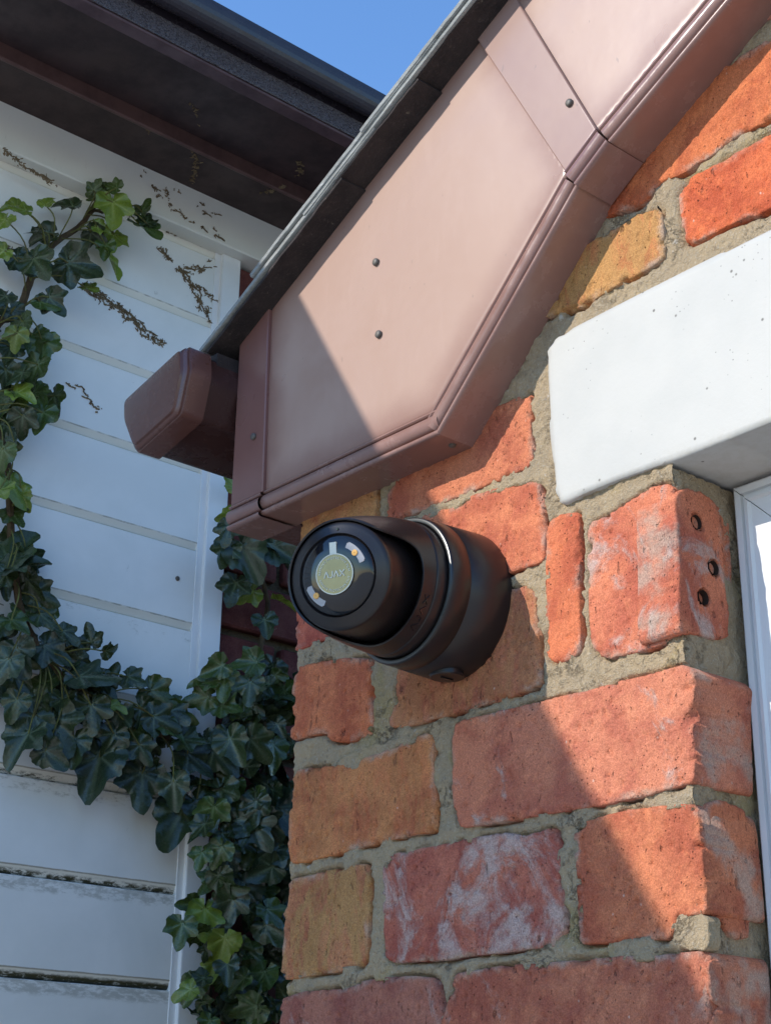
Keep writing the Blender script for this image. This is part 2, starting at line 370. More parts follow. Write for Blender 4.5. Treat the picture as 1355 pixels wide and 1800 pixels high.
MAT = dict(brick=m_brick(), mortar=m_mortar(), fascia=m_fascia(), cover=m_fascia(False), brown=m_plastic('brown_plastic', .19, .35), gutter=m_plastic('brown_gutter_plastic', .22, .2),
           lintel=m_paint_lintel(), upvc=m_upvc(), trim=m_upvc('white_trim_plastic', (.84,.84,.83)), frieze=m_upvc('cream_painted_board', (.82, .81, .74)),
           clad=m_cladding(), dark=m_dark_trim(), felt=m_felt(), slate=m_slate('slate_edge', (.30, .305, .285), (.19, .195, .185)),
           under=m_slate('undercloak_board', (.040, .030, .028), (.020, .016, .016), .3),
           nail=m_simple('dull_nail_head', (.11, .095, .08), .55, .5, .3), leaf=m_leaf(),
           stem=m_bark('ivy_stem_bark', (.11, .075, .04), (.055, .038, .024)), stalk=m_bark('leaf_stalk', (.16, .17, .05), (.10, .08, .035)), root=m_bark('dry_rootlets', (.25, .185, .11), (.13, .09, .05)),
           ground=m_simple('pale_paving', (.60, .53, .44), .9, .2, .3, 12), dim=m_simple('unlit_room', (.03, .03, .032), .9, .1))
MAT['hole_dark'] = m_simple('hole_shade', (.040, .026, .020), .95, .1)  # near-black colour standing for the shade deep inside the brick holes
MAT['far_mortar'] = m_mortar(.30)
MAT['cam'] = m_simple('black_camera_plastic', (.015, .0125, .013), .30, .5, .10, 1400)
MAT['cam_gloss'] = m_simple('black_camera_glass', (.008, .009, .012), .06, .6)
MAT['gasket'] = m_simple('grey_gasket', (.055, .058, .055), .32, .8)
MAT['foil'] = m_simple('gold_film', (.19, .18, .12), .20, .5, 0, 60, Metallic=.8)
MAT['print'] = m_simple('pale_print', (.70, .70, .60), .4, .4)
MAT['led'] = m_simple('frosted_led_window', (.30, .30, .33), .25, .6)
MAT['amber'] = m_simple('amber_led', (.80, .42, .10), .4, .5)
MAT['glass'] = NT('window_glass').done((.02, .025, .03), .03, None, .6)

# ------------------------------------------------------------------ ground
g = MB(); g.add([(-60, -60, 0), (60, -60, 0), (60, 60, 0), (-60, 60, 0)], [(0, 1, 2, 3)])
tagit(g.build('ground', MAT['ground']), kind='structure')

# ------------------------------------------------------------------ gable wall, brick by brick
ZM = dict(z1=(490, 1140, 3.3875), z2=(490, 1460, 3.3875), z3=(880, 1140, 2.8526), z4=(880, 1460, 2.8526), z5=(900, 800, 2.978), z6=(620, 650, 3.3875),
          z7=(955, 50, 3.3875), z8=(900, 350, 2.978), R6=(480, 1150, 1.54857), p=(0, 0, 1))
def tr(tag, pts, axis=1, c=0.0):
    ox, oy, s = ZM[tag]; q = [hit(ox + x / s, oy + y / s, axis, c) for x, y in pts]
    return [(p[0], p[2]) for p in q] if axis == 1 else [(p[1], p[2]) for p in q]
RS = math.tan(math.radians(25.48)); rz = lambda x: 2.2009 + RS * (x + .9335)       # underside of the verge at the boards
XC, XL = -.5245, -.885                                   # reveal corner and left end of the wall
RED, ORG, PNK, BRN, OCH = (.47, .165, .092), (.53, .18, .085), (.50, .20, .135), (.36, .14, .095), (.46, .20, .09)
HOT = (.60, .145, .055)
BR = []                                                  # polygon, reveal polygon, colour, lime, ochre, proud
def B(poly, col, lime=.2, ochre=0., side=None, proud=0.): BR.append((poly, side, col, lime, ochre, proud))
S0 = -.5232
B([(-.886, 1.634)] + tr('z2', [(15, 1152), (30, 1010), (150, 975), (400, 960), (520, 905), (760, 880), (940, 890), (960, 1000), (965, 1152)])[0:] + [(-.752, 1.634)], BRN, .5)
B(tr('z2', [(1040, 960), (1060, 870), (1150, 850), (1355, 820)]) + tr('z4', [(370, 665), (560, 648), (660, 640), (705, 652), (860, 630), (1038, 615)]) + [(XC, 1.632), (-.742, 1.634)], RED, .45, 0,
  tr('z4', [(1045, 620), (1100, 622), (1150, 670), (1200, 705), (1290, 702), (1305, 970), (1318, 1170), (1060, 1180), (1045, 970)], 0, S0))
B(tr('z2', [(60, 330), (100, 295), (160, 290), (330, 240), (520, 205), (540, 300), (535, 480), (525, 600), (530, 760), (510, 800), (370, 830), (160, 860), (40, 885), (25, 850), (40, 650), (45, 450)]), (.45, .18, .085), .15, .6)
B(tr('R6', [(303, 575), (330, 550), (480, 520), (640, 490), (690, 503), (770, 472), (782, 560), (788, 700), (790, 760), (770, 790), (640, 805), (480, 825), (330, 838), (310, 825), (305, 700)]), (.46, .15, .095), .74)
B(tr('R6', [(822, 480), (850, 462), (960, 432), (1100, 415), (1150, 418), (1160, 500), (1168, 600), (1176, 700), (1130, 708), (1095, 712), (1085, 770), (960, 778), (842, 785), (836, 650), (828, 540)]), (.52, .17, .082), .12, 0,
  tr('z4', [(1250, 0), (1262, 220), (1268, 300), (1258, 450), (1250, 540), (1200, 555), (1140, 520), (1110, 440), (1052, 425), (1042, 300), (1038, 100), (1033, -135), (1100, -150), (1225, -110)], 0, S0))
B(tr('z1', [(88, 740), (180, 720), (330, 712), (420, 700), (560, 650), (720, 590), (820, 540), (910, 512), (915, 600), (920, 800), (935, 900), (930, 1085), (740, 1114), (620, 1144), (480, 1179), (330, 1219), (170, 1265), (80, 1274), (65, 1150), (70, 1000), (85, 850), (80, 770)]), (.54, .195, .080), .2, .25)
B(tr('R6', [(495, 200), (520, 185), (740, 135), (900, 95), (1090, 45), (1120, 35), (1148, 50), (1145, 100), (1143, 200), (1148, 300), (1150, 345), (1000, 385), (910, 405), (700, 440), (515, 470), (500, 430), (495, 320)]), (.54, .19, .108), .5, 0,
  tr('z3', [(985, 130), (1060, 128), (1165, 165), (1180, 300), (1195, 500), (1210, 718), (1120, 718), (1040, 690), (1000, 660), (988, 500), (982, 300)], 0, S0), .001)
B(tr('z1', [(120, 125), (250, 90), (400, 68), (540, 65), (550, 130), (535, 200), (550, 300), (560, 430), (550, 490), (420, 545), (310, 545), (290, 500), (260, 490), (180, 510), (85, 545), (75, 520), (95, 400), (90, 250), (100, 170)]), (.56, .175, .078), .05)
B([(x, z) for x, z in tr('p', [(703, 1175), (702, 1090), (800, 1065), (930, 1033), (940, 1045), (946, 1130), (950, 1200), (890, 1225), (800, 1252), (760, 1262), (715, 1275), (684, 1276), (690, 1255), (700, 1232)])], (.44, .165, .085), .3, .25)
B([(-.886, 1.939), (-.747, 1.941), (-.746, 2.000), (-.884, 2.000)], (.48, .13, .08), .55)
B(tr('p', [(740, 1050), (742, 910), (803, 893), (822, 878), (870, 862), (915, 851), (947, 842), (952, 880), (956, 940), (956, 985), (935, 992), (903, 1003), (850, 1018), (797, 1034)]), (.58, .185, .09), .38)
B([(-.884, 2.014), (-.797, 2.016), (-.797, 2.074), (-.884, 2.074)], OCH, .2, .4)
B(tr('p', [(683, 870), (682, 915), (697, 916), (738, 897), (779, 882), (821, 866), (871, 845), (915, 826), (936, 815), (934, 790), (932, 740), (931, 692), (905, 705), (850, 730), (745, 785)]), (.52, .17, .085), .15)
B(tr('p', [(1152, 372), (1163, 374), (1166, 410), (1169, 452), (1135, 476), (1100, 492), (1060, 515), (1034, 533), (1000, 545), (975, 552), (950, 560), (990, 455), (1045, 423), (1101, 397), (1115, 386)]), (.50, .20, .075), .1, .6, None, .001)
B(tr('p', [(1196, 333), (1215, 316), (1280, 283), (1294, 273), (1355, 239), (1540, 140), (1540, 270), (1355, 363), (1309, 381), (1274, 398), (1206, 428), (1203, 400), (1197, 360)]), HOT, .05)
B(tr('p', [(1030, 392), (1075, 375), (1132, 353), (1150, 330), (1165, 314), (1206, 301), (1221, 288), (1250, 273), (1274, 253), (1297, 236), (1355, 208), (1500, 135), (1500, -10), (1355, 70), (1240, 138), (1130, 200), (1030, 255)]), (.54, .155, .06), .3)
B(tr('z5', [(190, 400), (210, 350), (250, 320), (345, 310), (350, 400), (345, 700), (352, 900), (350, 1040), (290, 1070), (240, 1088), (200, 1060), (182, 960), (190, 700)]), (.57, .165, .075), .12)
B(tr('z5', [(410, 370), (520, 320), (640, 240), (730, 180), (828, 155), (843, 180), (850, 400), (858, 650), (866, 850), (858, 930), (800, 980), (640, 1030), (500, 1060), (440, 1030), (420, 930), (415, 780), (410, 700), (420, 640), (405, 560), (415, 450)]), (.58, .185, .098), .66, 0,
  tr('z5', [(858, 200), (900, 165), (1000, 195), (1060, 240), (1103, 330), (1118, 560), (1120, 690), (1133, 800), (1138, 960), (1050, 965), (960, 935), (895, 942), (876, 900), (868, 600)], 0, S0))
HOLES = tr('z5', [(968, 350), (1058, 590), (1005, 745)], 0, S0)

wall = empty('brick_wall', (XL, 0.02, 0), 'weathered red brick gable wall with sandy mortar carrying the black camera', 'wall')
polys = []
def brick_mesh(i, poly, side, proud, cell=.0014, rag=.00065):
    k = i % 4; P = ragged(poly, rag, .0016, k, 1, .0013 if i < 30 else 0.); polys.append(P)
    def hf(U, V, sd):
        n = (fbm(U + i, V, 30, 3, k) - .5) * .0012 + (fbm(U, V + i, 330, 3, k) - .5) * .0013
        chip = np.clip(fbm(U + 2 * i, V, 130, 3, k) - .56, 0, 1) * .030 * np.clip(1 - sd / .0035, 0, 1)
        pit = np.clip(fbm(U * 1.4 + i, V * .7, 300, 2, (k + 1) % 4) - .70, 0, 1) * .012
        arr = np.clip(fbm(U * .3, V + i * .7, 170, 3, (k + 2) % 4) - .48, 0, 1) * .022 * np.clip(1 - (XC - U) / .005, 0, 1) if side is not None else 0
        return .0010 + proud + n - rnd_edge(sd, .0007) - chip - pit - arr
    V, F, sd = slab(P, cell, hf, .05)
    W = np.c_[V[:, 0], -V[:, 2], V[:, 1]]; FF = list(map(tuple, F)); E = list(sd)
    if side is not None:
        Q = ragged(side, .0008, .0016, (k + 1) % 4)
        def hs(U, V, sd):
            h = (fbm(U + i, V, 70, 3, k) - .5) * .0024 - rnd_edge(sd, .0018)
            if i == len(BR) - 1:
                for a, (hy, hz) in enumerate(HOLES):
                    d = np.hypot((U - hy) / .0046, (V - hz) / (.0048 if a < 2 else .0044)) + (fbm(U, V, 500, 2, a) - .5) * .4
                    h = h - .035 * np.clip((1.2 - d) / .12, 0, 1)
            return h
        V2, F2, sd2 = slab(Q, .0011, hs, .03); n0 = len(W)
        W = np.vstack([W, np.c_[S0 + V2[:, 2], V2[:, 0], V2[:, 1]]]); FF += [tuple(a + n0 for a in f) for f in F2]; E += list(sd2)
    return W, FF, E
def put_brick(W, F, E, col, lime, ochre):
    c = W.mean(0); o = ob('brick', mesh_of('brick', W - c, F, MAT['brick'], True, E), wall, c, (*col, 1)); o['lime'] = float(lime); o['ochre'] = float(ochre)
for i, (poly, side, col, lime, ochre, proud) in enumerate(BR):
    put_brick(*brick_mesh(i, poly, side, proud), col, lime, ochre)
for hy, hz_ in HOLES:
    MB().lathe([(.0045, .0002), (.0039, -.003), (.0040, -.020), (.0002, -.020)], ((S0 - .0004, hy, hz_), (0, 1, 0), (0, 0, 1), (1, 0, 0)), 18).build('perforation_shade', MAT['hole_dark'], wall, smooth=True)  # added lining tube, its dark colour paints the shade of the hole
# coursed bricks carrying the wall on past the picture: below, and above the lintel
z = 1.558; row = 0
while z > .02:
    cuts = [XL, -.752, XC] if row % 2 else [XL, -.79, -.668, XC]
    for a, b in zip(cuts[:-1], cuts[1:]):
        a2, b2 = a + (.006 if a > XL else 0), b - (.006 if b < XC else 0)
        poly = [(a2, z), (b2, z), (b2, z + .063), (a2, z + .063)]
        side = [(.001, z), (.1, z), (.1, z + .063), (.001, z + .063)] if b == XC else None
        W, F, E = brick_mesh(40 + row, poly, None, 0, .006, .0008)
        if side:
            n0 = len(W); W = np.vstack([W, [(S0, .002, z), (S0, .1, z), (S0, .1, z + .063), (S0, .002, z + .063)]]); F = F + [(n0, n0 + 1, n0 + 2, n0 + 3)]; E = E + [.02] * 4
        put_brick(W, F, E, rng.choice([RED, ORG, PNK, BRN]), rng.random() * .6, 0)
    z -= .075; row += 1
for r in range(7):
    z = 2.240 + .075 * r; x = -.62 + .11 * (r % 2) + .12 * r
    while x < .7:
        if z + .075 > rz(x) - .01: x += .226; continue
        poly = [(x, z), (x + .215, z), (x + .215, z + .063), (x, z + .063)]
        put_brick(*brick_mesh(60 + r, poly, None, 0, .006, .0008), rng.choice([RED, ORG, PNK, HOT]), rng.random() * .5, 0); x += .226
for r in range(2):
    z = 2.108 + .0625 * r
    for x in ((-.215, .012, .24, .47) if r == 0 else (-.33, -.10, .13, .36)):
        poly = [(x, z), (x + .213, z), (x + .213, z + .058), (x, z + .058)]
        put_brick(*brick_mesh(80 + r, poly, None, 0, .006, .0008), rng.choice([RED, ORG, HOT]), .2, 0)
# mortar: one bed, recessed, pulled away from the bricks here and there
def mortar_field(x0, x1, z0, z1, cell):
    X, Z = np.meshgrid(np.arange(x0, x1 + cell / 2, cell), np.arange(z0, z1 + cell / 2, cell)); P = np.c_[X.ravel(), Z.ravel()]
    near = np.full(len(P), .02)
    for q in polys:
        lo, hi = q.min(0) - .012, q.max(0) + .012; m = ((P > lo) & (P < hi)).all(1)
        if m.any(): near[m] = np.minimum(near[m], -sdist(P[m], q[::2]))
    X, Z = P.T
    h = -.0002 + (fbm(X, Z, 48, 4, 1) - .5) * .0050 + (fbm(X, Z, 330, 3, 2) - .5) * .0034
    gap = np.clip(1 - near / .0022, 0, 1) * np.clip((fbm(X + 5, Z, 60, 3, 3) - .44) * 6, 0, 1) * .009
    h = h - gap; h[near < -.003] = -.012
    # broken front arris at both ends of the wall
    n = int(round((x1 - x0) / cell)) + 1; m = len(P) // n; idx = np.arange(len(P)).reshape(m, -1)
    F = np.stack([idx[:-1, :-1], idx[:-1, 1:], idx[1:, 1:], idx[1:, :-1]], -1).reshape(-1, 4)
    F = F[(Z < rz(X) - .004)[F].all(1)]
    return np.c_[X, -h, Z], F
parts = MB()
for a in ((XL + .001, XC - .0015, 1.60, 2.30, .0018), (XC - .0013, .75, 2.085, 2.80, .004), (XL + .1, XC - .0013, 2.3005, 2.80, .006)):
    V, F = mortar_field(*a); parts.add(V, F)
V, F = mortar_field(XL + .001, XC - .0015, 0, 1.5995, .006); parts.add(V, F)
# reveal bed
YY, ZZ = np.meshgrid(np.arange(.0, .0605, .0015), np.arange(1.6, 1.9715, .0015)); hh = S0 - .0030 + (fbm(YY, ZZ, 60, 4, 2) - .5) * .005 + (fbm(YY, ZZ, 300, 3, 1) - .5) * .0025
hh = hh - .002 * np.clip(1 - YY / .004, 0, 1)
idx = np.arange(YY.size).reshape(YY.shape)
FR = np.stack([idx[:-1, :-1], idx[:-1, 1:], idx[1:, 1:], idx[1:, :-1]], -1).reshape(-1, 4)
QS = ccw(BR[-1][1]); FR = FR[~(sdist(np.c_[YY.ravel(), ZZ.ravel()], QS) > .0015)[FR].all(1)]      # nothing behind the perforated brick face
parts.add(np.c_[hh.ravel(), YY.ravel(), ZZ.ravel()], FR)
for y0_, y1_, z0_, z1_ in ((.003, .1, 0, 1.5995), (.0605, .1, 1.6, 1.9715)):
    parts.add([(S0 - .004, y0_, z0_), (S0 - .004, y1_, z0_), (S0 - .004, y1_, z1_), (S0 - .004, y0_, z1_)], [(0, 1, 2, 3)])
V = np.array(parts.v); o = ob('mortar_bed', mesh_of('mortar_bed', V - V.mean(0), parts.f, MAT['mortar']), wall, V.mean(0))
core = MB(); core.prism([(XL + .006, 0), (XC - .042, 0), (XC - .042, rz(XC) - .012), (XL + .006, rz(XL) - .01)], .014, .30, lambda u, v, d: (u, d, v)); core.prism([(XC - .0098, 2.09), (.75, 2.09), (.75, rz(.75) - .01), (XC - .0098, rz(XC) - .01)], .016, .30, lambda u, v, d: (u, d, v))
core.box((XL + .004, .3002, 0), (.75, 3.2, 2.16))
core.build('wall_core', MAT['mortar'], wall)
# the smear of mortar over the arris at the reveal
def lump(name, pts, y0, amp):
    P = ragged(pts, .0018, .0015, 2)
    V, F, sd = slab(P, .0013, lambda U, V, s: amp * np.clip(s / .006, 0, 1) ** .6 + (fbm(U, V, 160, 4, 0) - .5) * .004, .01)
    W = np.c_[V[:, 0], y0 - V[:, 2], V[:, 1]]; ob(name, mesh_of(name, W - W.mean(0), F, MAT['mortar']), wall, W.mean(0))
lump('mortar_smear', tr('z4', [(870, 440), (900, 400), (960, 410), (1035, 430), (1037, 520), (1034, 600), (960, 610), (880, 590), (860, 520)]), .0, .0009)
lump('mortar_smear', tr('z1', [(330, 720), (350, 670), (470, 610), (600, 560), (760, 520), (800, 545), (690, 600), (560, 670), (430, 735)]), -.0004, .0006)

# ------------------------------------------------------------------ lintel and window
lp = tr('p', [(990, 891), (981, 862), (973, 770), (966, 660), (966, 625), (972, 606), (985, 596)]) + [(-.60, 2.0925), (-.44, 2.0945), (.62, 2.097), (.62, 1.9735), (-.45, 1.9738), (-.52, 1.9730)] + tr('p', [(1150, 825), (1090, 846), (1030, 871)])
P = resample(chaikin(resample(ccw(lp), .006), 1), .003)
V, F, sd = slab(P, .003, lambda U, V, s: .0030 - rnd_edge(s, .0016) + (fbm(U, V, 25, 3, 1) - .5) * .0006, .12)
W = np.c_[V[:, 0], -V[:, 2], V[:, 1]]; c = W.mean(0)
li = ob('window_lintel', mesh_of('window_lintel', W - c, F, MAT['lintel']), None, c)
tagit(li, 'white painted concrete lintel with dark specks above the window', 'lintel')
win = empty('window', (XC + .3, .055, .9), 'white plastic window frame set back in the brick reveal', 'window')
def sweep(path, prof, fn, closed=False):
    """path of (u,v); prof of (s,d): s sideways to the right of travel, d depth -> fn(u,v,d)"""
    p = [np.array(q, float) for q in path]; V = []; F = []; n = len(prof)
    for i, q in enumerate(p):
        d1 = p[i] - p[i - 1] if i else p[1] - p[0]; d2 = p[i + 1] - p[i] if i < len(p) - 1 else d1
        d1 = d1 / np.linalg.norm(d1); d2 = d2 / np.linalg.norm(d2)
        n1 = np.array([d1[1], -d1[0]]); n2 = np.array([d2[1], -d2[0]]); m = n1 + n2; m = m / (m @ n1)
        for s, d in prof: V.append(fn(*(q + m * s), d))
    for i in range(len(p) - 1):
        for k in range(n - 1): F.append((i * n + k, (i + 1) * n + k, (i + 1) * n + k + 1, i * n + k + 1))
    return V, F
fy = .0500
prof = [(0, fy + .05), (0, fy + .001), (.0012, fy), (.0052, fy), (.0058, fy + .0022), (.0078, fy + .0022), (.0084, fy - .0008), (.0105, fy - .0012), (.012, fy + .0006), (.040, fy + .0006), (.044, fy + .006), (.062, fy + .012), (.064, fy + .03)]
jx, hz = XC + .0035, 1.9700
for nm, path, ext in (('frame_jamb', [(jx, .9), (jx, hz)], 1), ('frame_head', [(jx, hz), (.6, hz)], 1)):
    m = MB(); V, F = sweep([(jx, .9), (jx, hz), (.6, hz)], prof, lambda u, v, d: (u, d, v))
    n = len(prof); V = np.array(V).reshape(3, n, 3)
    Q = V[0:2].copy() if nm == 'frame_jamb' else V[1:3].copy()
    if nm == 'frame_jamb': Q[1][:, 2] -= .0006
    F = [(k, n + k, n + k + 1, k + 1) for k in range(n - 1)]
    m.add(Q.reshape(-1, 3), F); m.build(nm, MAT['upvc'], win, smooth=True, ang=25)
MB().box((jx + .05, fy + .022, .95), (.6, fy + .028, hz - .05)).build('pane', MAT['glass'], win)
MB().box((jx + .01, fy + .12, .5), (.7, fy + .124, hz)).build('room_side', MAT['dim'], win)
# ------------------------------------------------------------------ bargeboard with box end
YB = -.0305                                              # face of the boards
bb = empty('bargeboard', (-.70, YB, 2.04), 'faded brown plastic bargeboard with a boxed eaves end under the slates', 'bargeboard')
F1 = lambda px, py: tuple(hit(px, py, 1, -.0325)[[0, 2]])
zb = 2.0405
o_l = (-.9310, zb); o_l2 = (-.893, zb); o_c = (-.6940, zb - .0006); o_k = F1(1017, 327); o_k2 = F1(1073, 251); o_r = F1(1283, 0)
d = np.array(o_r) - np.array(o_k2); o_e = tuple(np.array(o_k2) + d * 6.5)
PROF = [(-.0205, .002), (-.0203, -.0006), (-.0196, -.0016), (-.0186, -.0017), (-.0178, -.0008), (-.0175, .0016), (-.0166, .0016)]
PROF += [(-.0110 - .0056 * math.cos(q), .0004 - .0044 * math.sin(q)) for q in np.linspace(0.0, math.pi, 19)]
PROF += [(-.0053, .0020), (-.0044, .0020)] + [(-.0023 - .0021 * math.cos(q), -.0002 - .0026 * math.sin(q)) for q in np.linspace(0, math.pi * .92, 13)]
PROF += [(-.0001, .0006), (-.0001, .0016), (-.0001, .0290), (0, .0315)]
def mould(name, path, parent, k=1.0, add=0., col=(.245, .135, .110), grow=0.):
    V, F = sweep(path, [(s * k + grow, YB + dd - add) for s, dd in PROF], lambda u, v, d: (u, d, v))
    return MB().add(V, F).build(name, MAT['brown'], parent, smooth=True, ang=28, color=(*col, 1))
# travel right with the outside on the right-hand side (down)
def board(name, poly, col, y0=YB, cell=.004, wob=.0006, edge_scale=1.):
    P = resample(ccw(poly), .004)
    V, F, sd = slab(P, cell, lambda U, V, s: (fbm(U, V, 12, 2, 1) - .5) * wob - rnd_edge(s, .0015), .012)
    W = np.c_[V[:, 0], y0 - V[:, 2], V[:, 1]]; c = W.mean(0)
    return ob(name, mesh_of(name, W - c, F, MAT['fascia'], True, sd * edge_scale), bb, c, (*col, 1))
FADE = (.40, .262, .208)
def inset(a, b, s):                                      # line a-b shifted up/left by s
    a, b = np.array(a), np.array(b); t = (b - a) / np.linalg.norm(b - a); n = np.array([-t[1], t[0]]); return a + n * s, b + n * s
def meet(l1, l2):
    (a, b), (c, e) = l1, l2; t = np.linalg.solve(np.c_[b - a, c - e], c - a); return a + (b - a) * t[0]
s_ = .0186; L1 = inset(o_l, o_c, s_); L2 = inset(o_c, o_k, s_); L3 = inset(o_k2, o_e, s_)
p1 = meet(L1, L2); p2 = L2[1]
j1, j2 = F1(855, 90), F1(920, 22)
corner_board = board('corner_board', [(-.897, L1[0][1]), tuple(p1), tuple(p2 + (L2[1] - L2[0]) / np.linalg.norm(L2[1] - L2[0]) * .008), (j1[0] + .012, j1[1]), (j1[0] + .0, rz(j1[0]) + .012), (-.897, rz(-.897) + .012)], FADE)
rake_board = board('rake_board', [tuple(L3[0] - (L3[1] - L3[0]) / np.linalg.norm(L3[1] - L3[0]) * .015), tuple(L3[1]), (L3[1][0], rz(L3[1][0]) + .01), (j2[0] - .028, rz(j2[0] - .028) + .008)], FADE)
bottom_moulding = mould('moulding', [o_l2, o_c], corner_board)
bottom_moulding.data.update()
mould('moulding', [o_c, o_k], corner_board)
mould('moulding', [o_k2, o_e], rake_board)
# cover pieces
def cover(name, lo, hi, tl, tr_, col, k=1.0):
    e = empty_part = None
    a, b = inset(lo, hi, s_ + .0005)
    o = MB().prism([tuple(q) for q in ccw([tuple(a), tuple(b), tr_, tl])], YB - .0032, YB + .004, lambda u, v, d: (u, d, v)).build(name, MAT['cover'], bb, bevel=.0011, seg=3, color=(*col, 1))
    mould('moulding', [lo, hi], o, 1.0, .0032, (.22, .12, .104), .0016)
    return o
cover('joint_cover', tuple(o_k), tuple(o_k2), (j1[0] - .012, rz(j1[0]) + .008), (j2[0] - .012, rz(j2[0]) + .008), (.31, .19, .155))
ec = cover('end_cover', (-.9330, zb - .0004), (-.8915, zb - .0004), (-.9330, rz(-.933) + .003), (-.8945, rz(-.8945) + .003), (.21, .098, .082))
m = MB(); m.box((-.9325, YB - .002, zb + .004), (-.9295, .02, rz(-.933)))          # return of the end cover
m.build('end_return', MAT['brown'], ec, bevel=.001, color=(.16, .075, .07, 1))
m = MB(); m.box((-.9290, YB + .004, zb + .001), (-.8905, .030, zb + .0045)); m.build('soffit_plate', MAT['brown'], bb, color=(.14, .07, .062, 1))
m = MB(); m.box((-.928, YB + .006, zb + .006), (-.70, .005, 2.19)); m.build('box_lining', MAT['dark'], bb, color=(.05, .03, .03, 1))
def nail(px, py, y, parent, r=.0031, h=.0022, mat='nail'):
    c = hit(px, py, 1, y); n = 14; fr = (c, (1, 0, 0), (0, 0, 1), (0, -1, 0))
    MB().lathe([(r * .5, -.004), (r * .5, 0), (r * .92, .0002), (r, h * .5), (r * .86, h), (r * .4, h * 1.15), (.0002, h * 1.2)], fr, n).build('nail', MAT[mat], parent, smooth=True, ang=60)
nail(662, 461, YB, bb); nail(667, 588, YB, bb); nail(1002, 181, YB - .0032, bb, .0029); nail(447, 768, YB - .0032, bb, .0029)
c = hit(795, 783, 2, zb - .001); MB().lathe([(.0026, .002), (.0026, -.0006), (.0016, -.0014), (.0002, -.0015)], (c, (1, 0, 0), (0, 1, 0), (0, 0, 1)), 12).build('screw', MAT['nail'], bb, smooth=True)

# ------------------------------------------------------------------ slate verge
roof = empty('slate_roof', (-.95, -.05, 2.19), 'slate roof verge with grey slate edges over a dark undercloak', 'roof')
SD = np.array([math.cos(math.atan(RS)), 0, math.sin(math.atan(RS))]); SN = np.array([-SD[2], 0, SD[0]])
R0 = np.array([-.9335, 0, 2.2009])
def roof_piece(name, s0, s1, n0, n1, th, y0, y1, mat, jag=.0012, cols=28):
    """thin piece along the slope from s0 to s1 (lifted n0 -> n1 off the line), with a slightly nibbled front edge"""
    V = []; F = []; k = rng.randrange(4)
    for i in range(cols + 1):
        t = i / cols; s = s0 + (s1 - s0) * t; n = n0 + (n1 - n0) * t
        j = (float(fbm(np.array([s * 1.0]), np.array([n * 3 + s0]), 90, 3, k)[0]) - .5) * 2 * jag
        for yy, nn in ((y0 + j, n + th * .12), (y0 + j * .6, n + th), (y1, n + th), (y1, n), (y0 + j + .0012, n)):
            q = R0 + SD * s + SN * nn; V.append((q[0], yy, q[2]))
    for i in range(cols):
        for a in range(5): F.append((i * 5 + a, i * 5 + (a + 1) % 5, (i + 1) * 5 + (a + 1) % 5, (i + 1) * 5 + a))
    F.append((0, 1, 2, 3, 4)); F.append(tuple(cols * 5 + a for a in (4, 3, 2, 1, 0)))
    return MB().add(V, F).build(name, mat, roof)
YV = -.0545
for s0, s1, n0, n1 in ((-.017, .172, .0000, .0006), (.166, .268, .0030, .0012), (.261, .52, .0044, .0022), (.51, .76, .0048, .0022), (.75, 1.02, .0048, .0022)):
    roof_piece('undercloak', s0, s1, n0, n1, .0026, YV, .04, MAT['under'])
e = .150
for i in range(9):
    s0 = -.022 + i * e
    roof_piece('slate', s0, s0 + .24, .0052 + .0010 * (i > 0), .0044, .0038, YV - .0020 - .0008 * (i % 2), .16, MAT['slate'], .0005)
    if i: roof_piece('slate', s0 - .07, s0 + .17, .0102, .0086, .0040, YV - .0036 - .0008 * (i % 3), .16, MAT['slate'], .0006)
m = MB()
V = [tuple(R0 + SD * s + SN * n + np.array([0, y, 0])) for n in (.001, .012) for s, y in ((-.01, .165), (1.3, .165), (1.3, 3.2), (-.01, 3.2))]
m.add(V, [(0, 3, 2, 1), (4, 5, 6, 7), (0, 1, 5, 4), (1, 2, 6, 5), (2, 3, 7, 6), (3, 0, 4, 7)]); m.build('rear_slope', MAT['slate'], roof)

m = MB(); m.box((-.962, -.0535, 2.160), (-.9345, .5, 2.1885)); m.build('eaves_fillet', MAT['under'], roof)

# ------------------------------------------------------------------ stub of gutter with stop end
gut = empty('gutter', (-.97, -.05, 2.12), 'glossy brown plastic gutter stub with angular stop end beside the box end', 'gutter')
yc = -.087
GP = [hit(*p, 1, yc)[[0, 2]] for p in ((216.5, 705), (318, 611), (319, 650), (304, 722), (233, 786), (216.5, 739))]
GP = ccw(GP); gc = GP.mean(0)
ring = lambda k, s=0: gc + (GP - gc) * k + np.array([0, s])
def loft(rings, ys, cap0=True, cap1=False):
    V = []; F = []; n = len(rings[0])
    for r, y in zip(rings, ys): V += [(a, y, b) for a, b in r]
    for i in range(len(rings) - 1):
        for k in range(n): F.append((i * n + k, i * n + (k + 1) % n, (i + 1) * n + (k + 1) % n, (i + 1) * n + k))
    if cap0: F.append(tuple(range(n)))
    if cap1: F.append(tuple((len(rings) - 1) * n + k for k in range(n - 1, -1, -1)))
    return MB().add(V, F)
def RC(k, rad=.0045):
    p = ring(k); out = []
    for i in range(len(p)):
        a, b, c = p[i - 1], p[i], p[(i + 1) % len(p)]; u = (a - b) / np.linalg.norm(a - b); w2 = (c - b) / np.linalg.norm(c - b)
        for t in (0, .33, .67, 1): out.append((1 - t) ** 2 * (b + u * rad) + 2 * t * (1 - t) * b + t * t * (b + w2 * rad))
    return np.array(out)
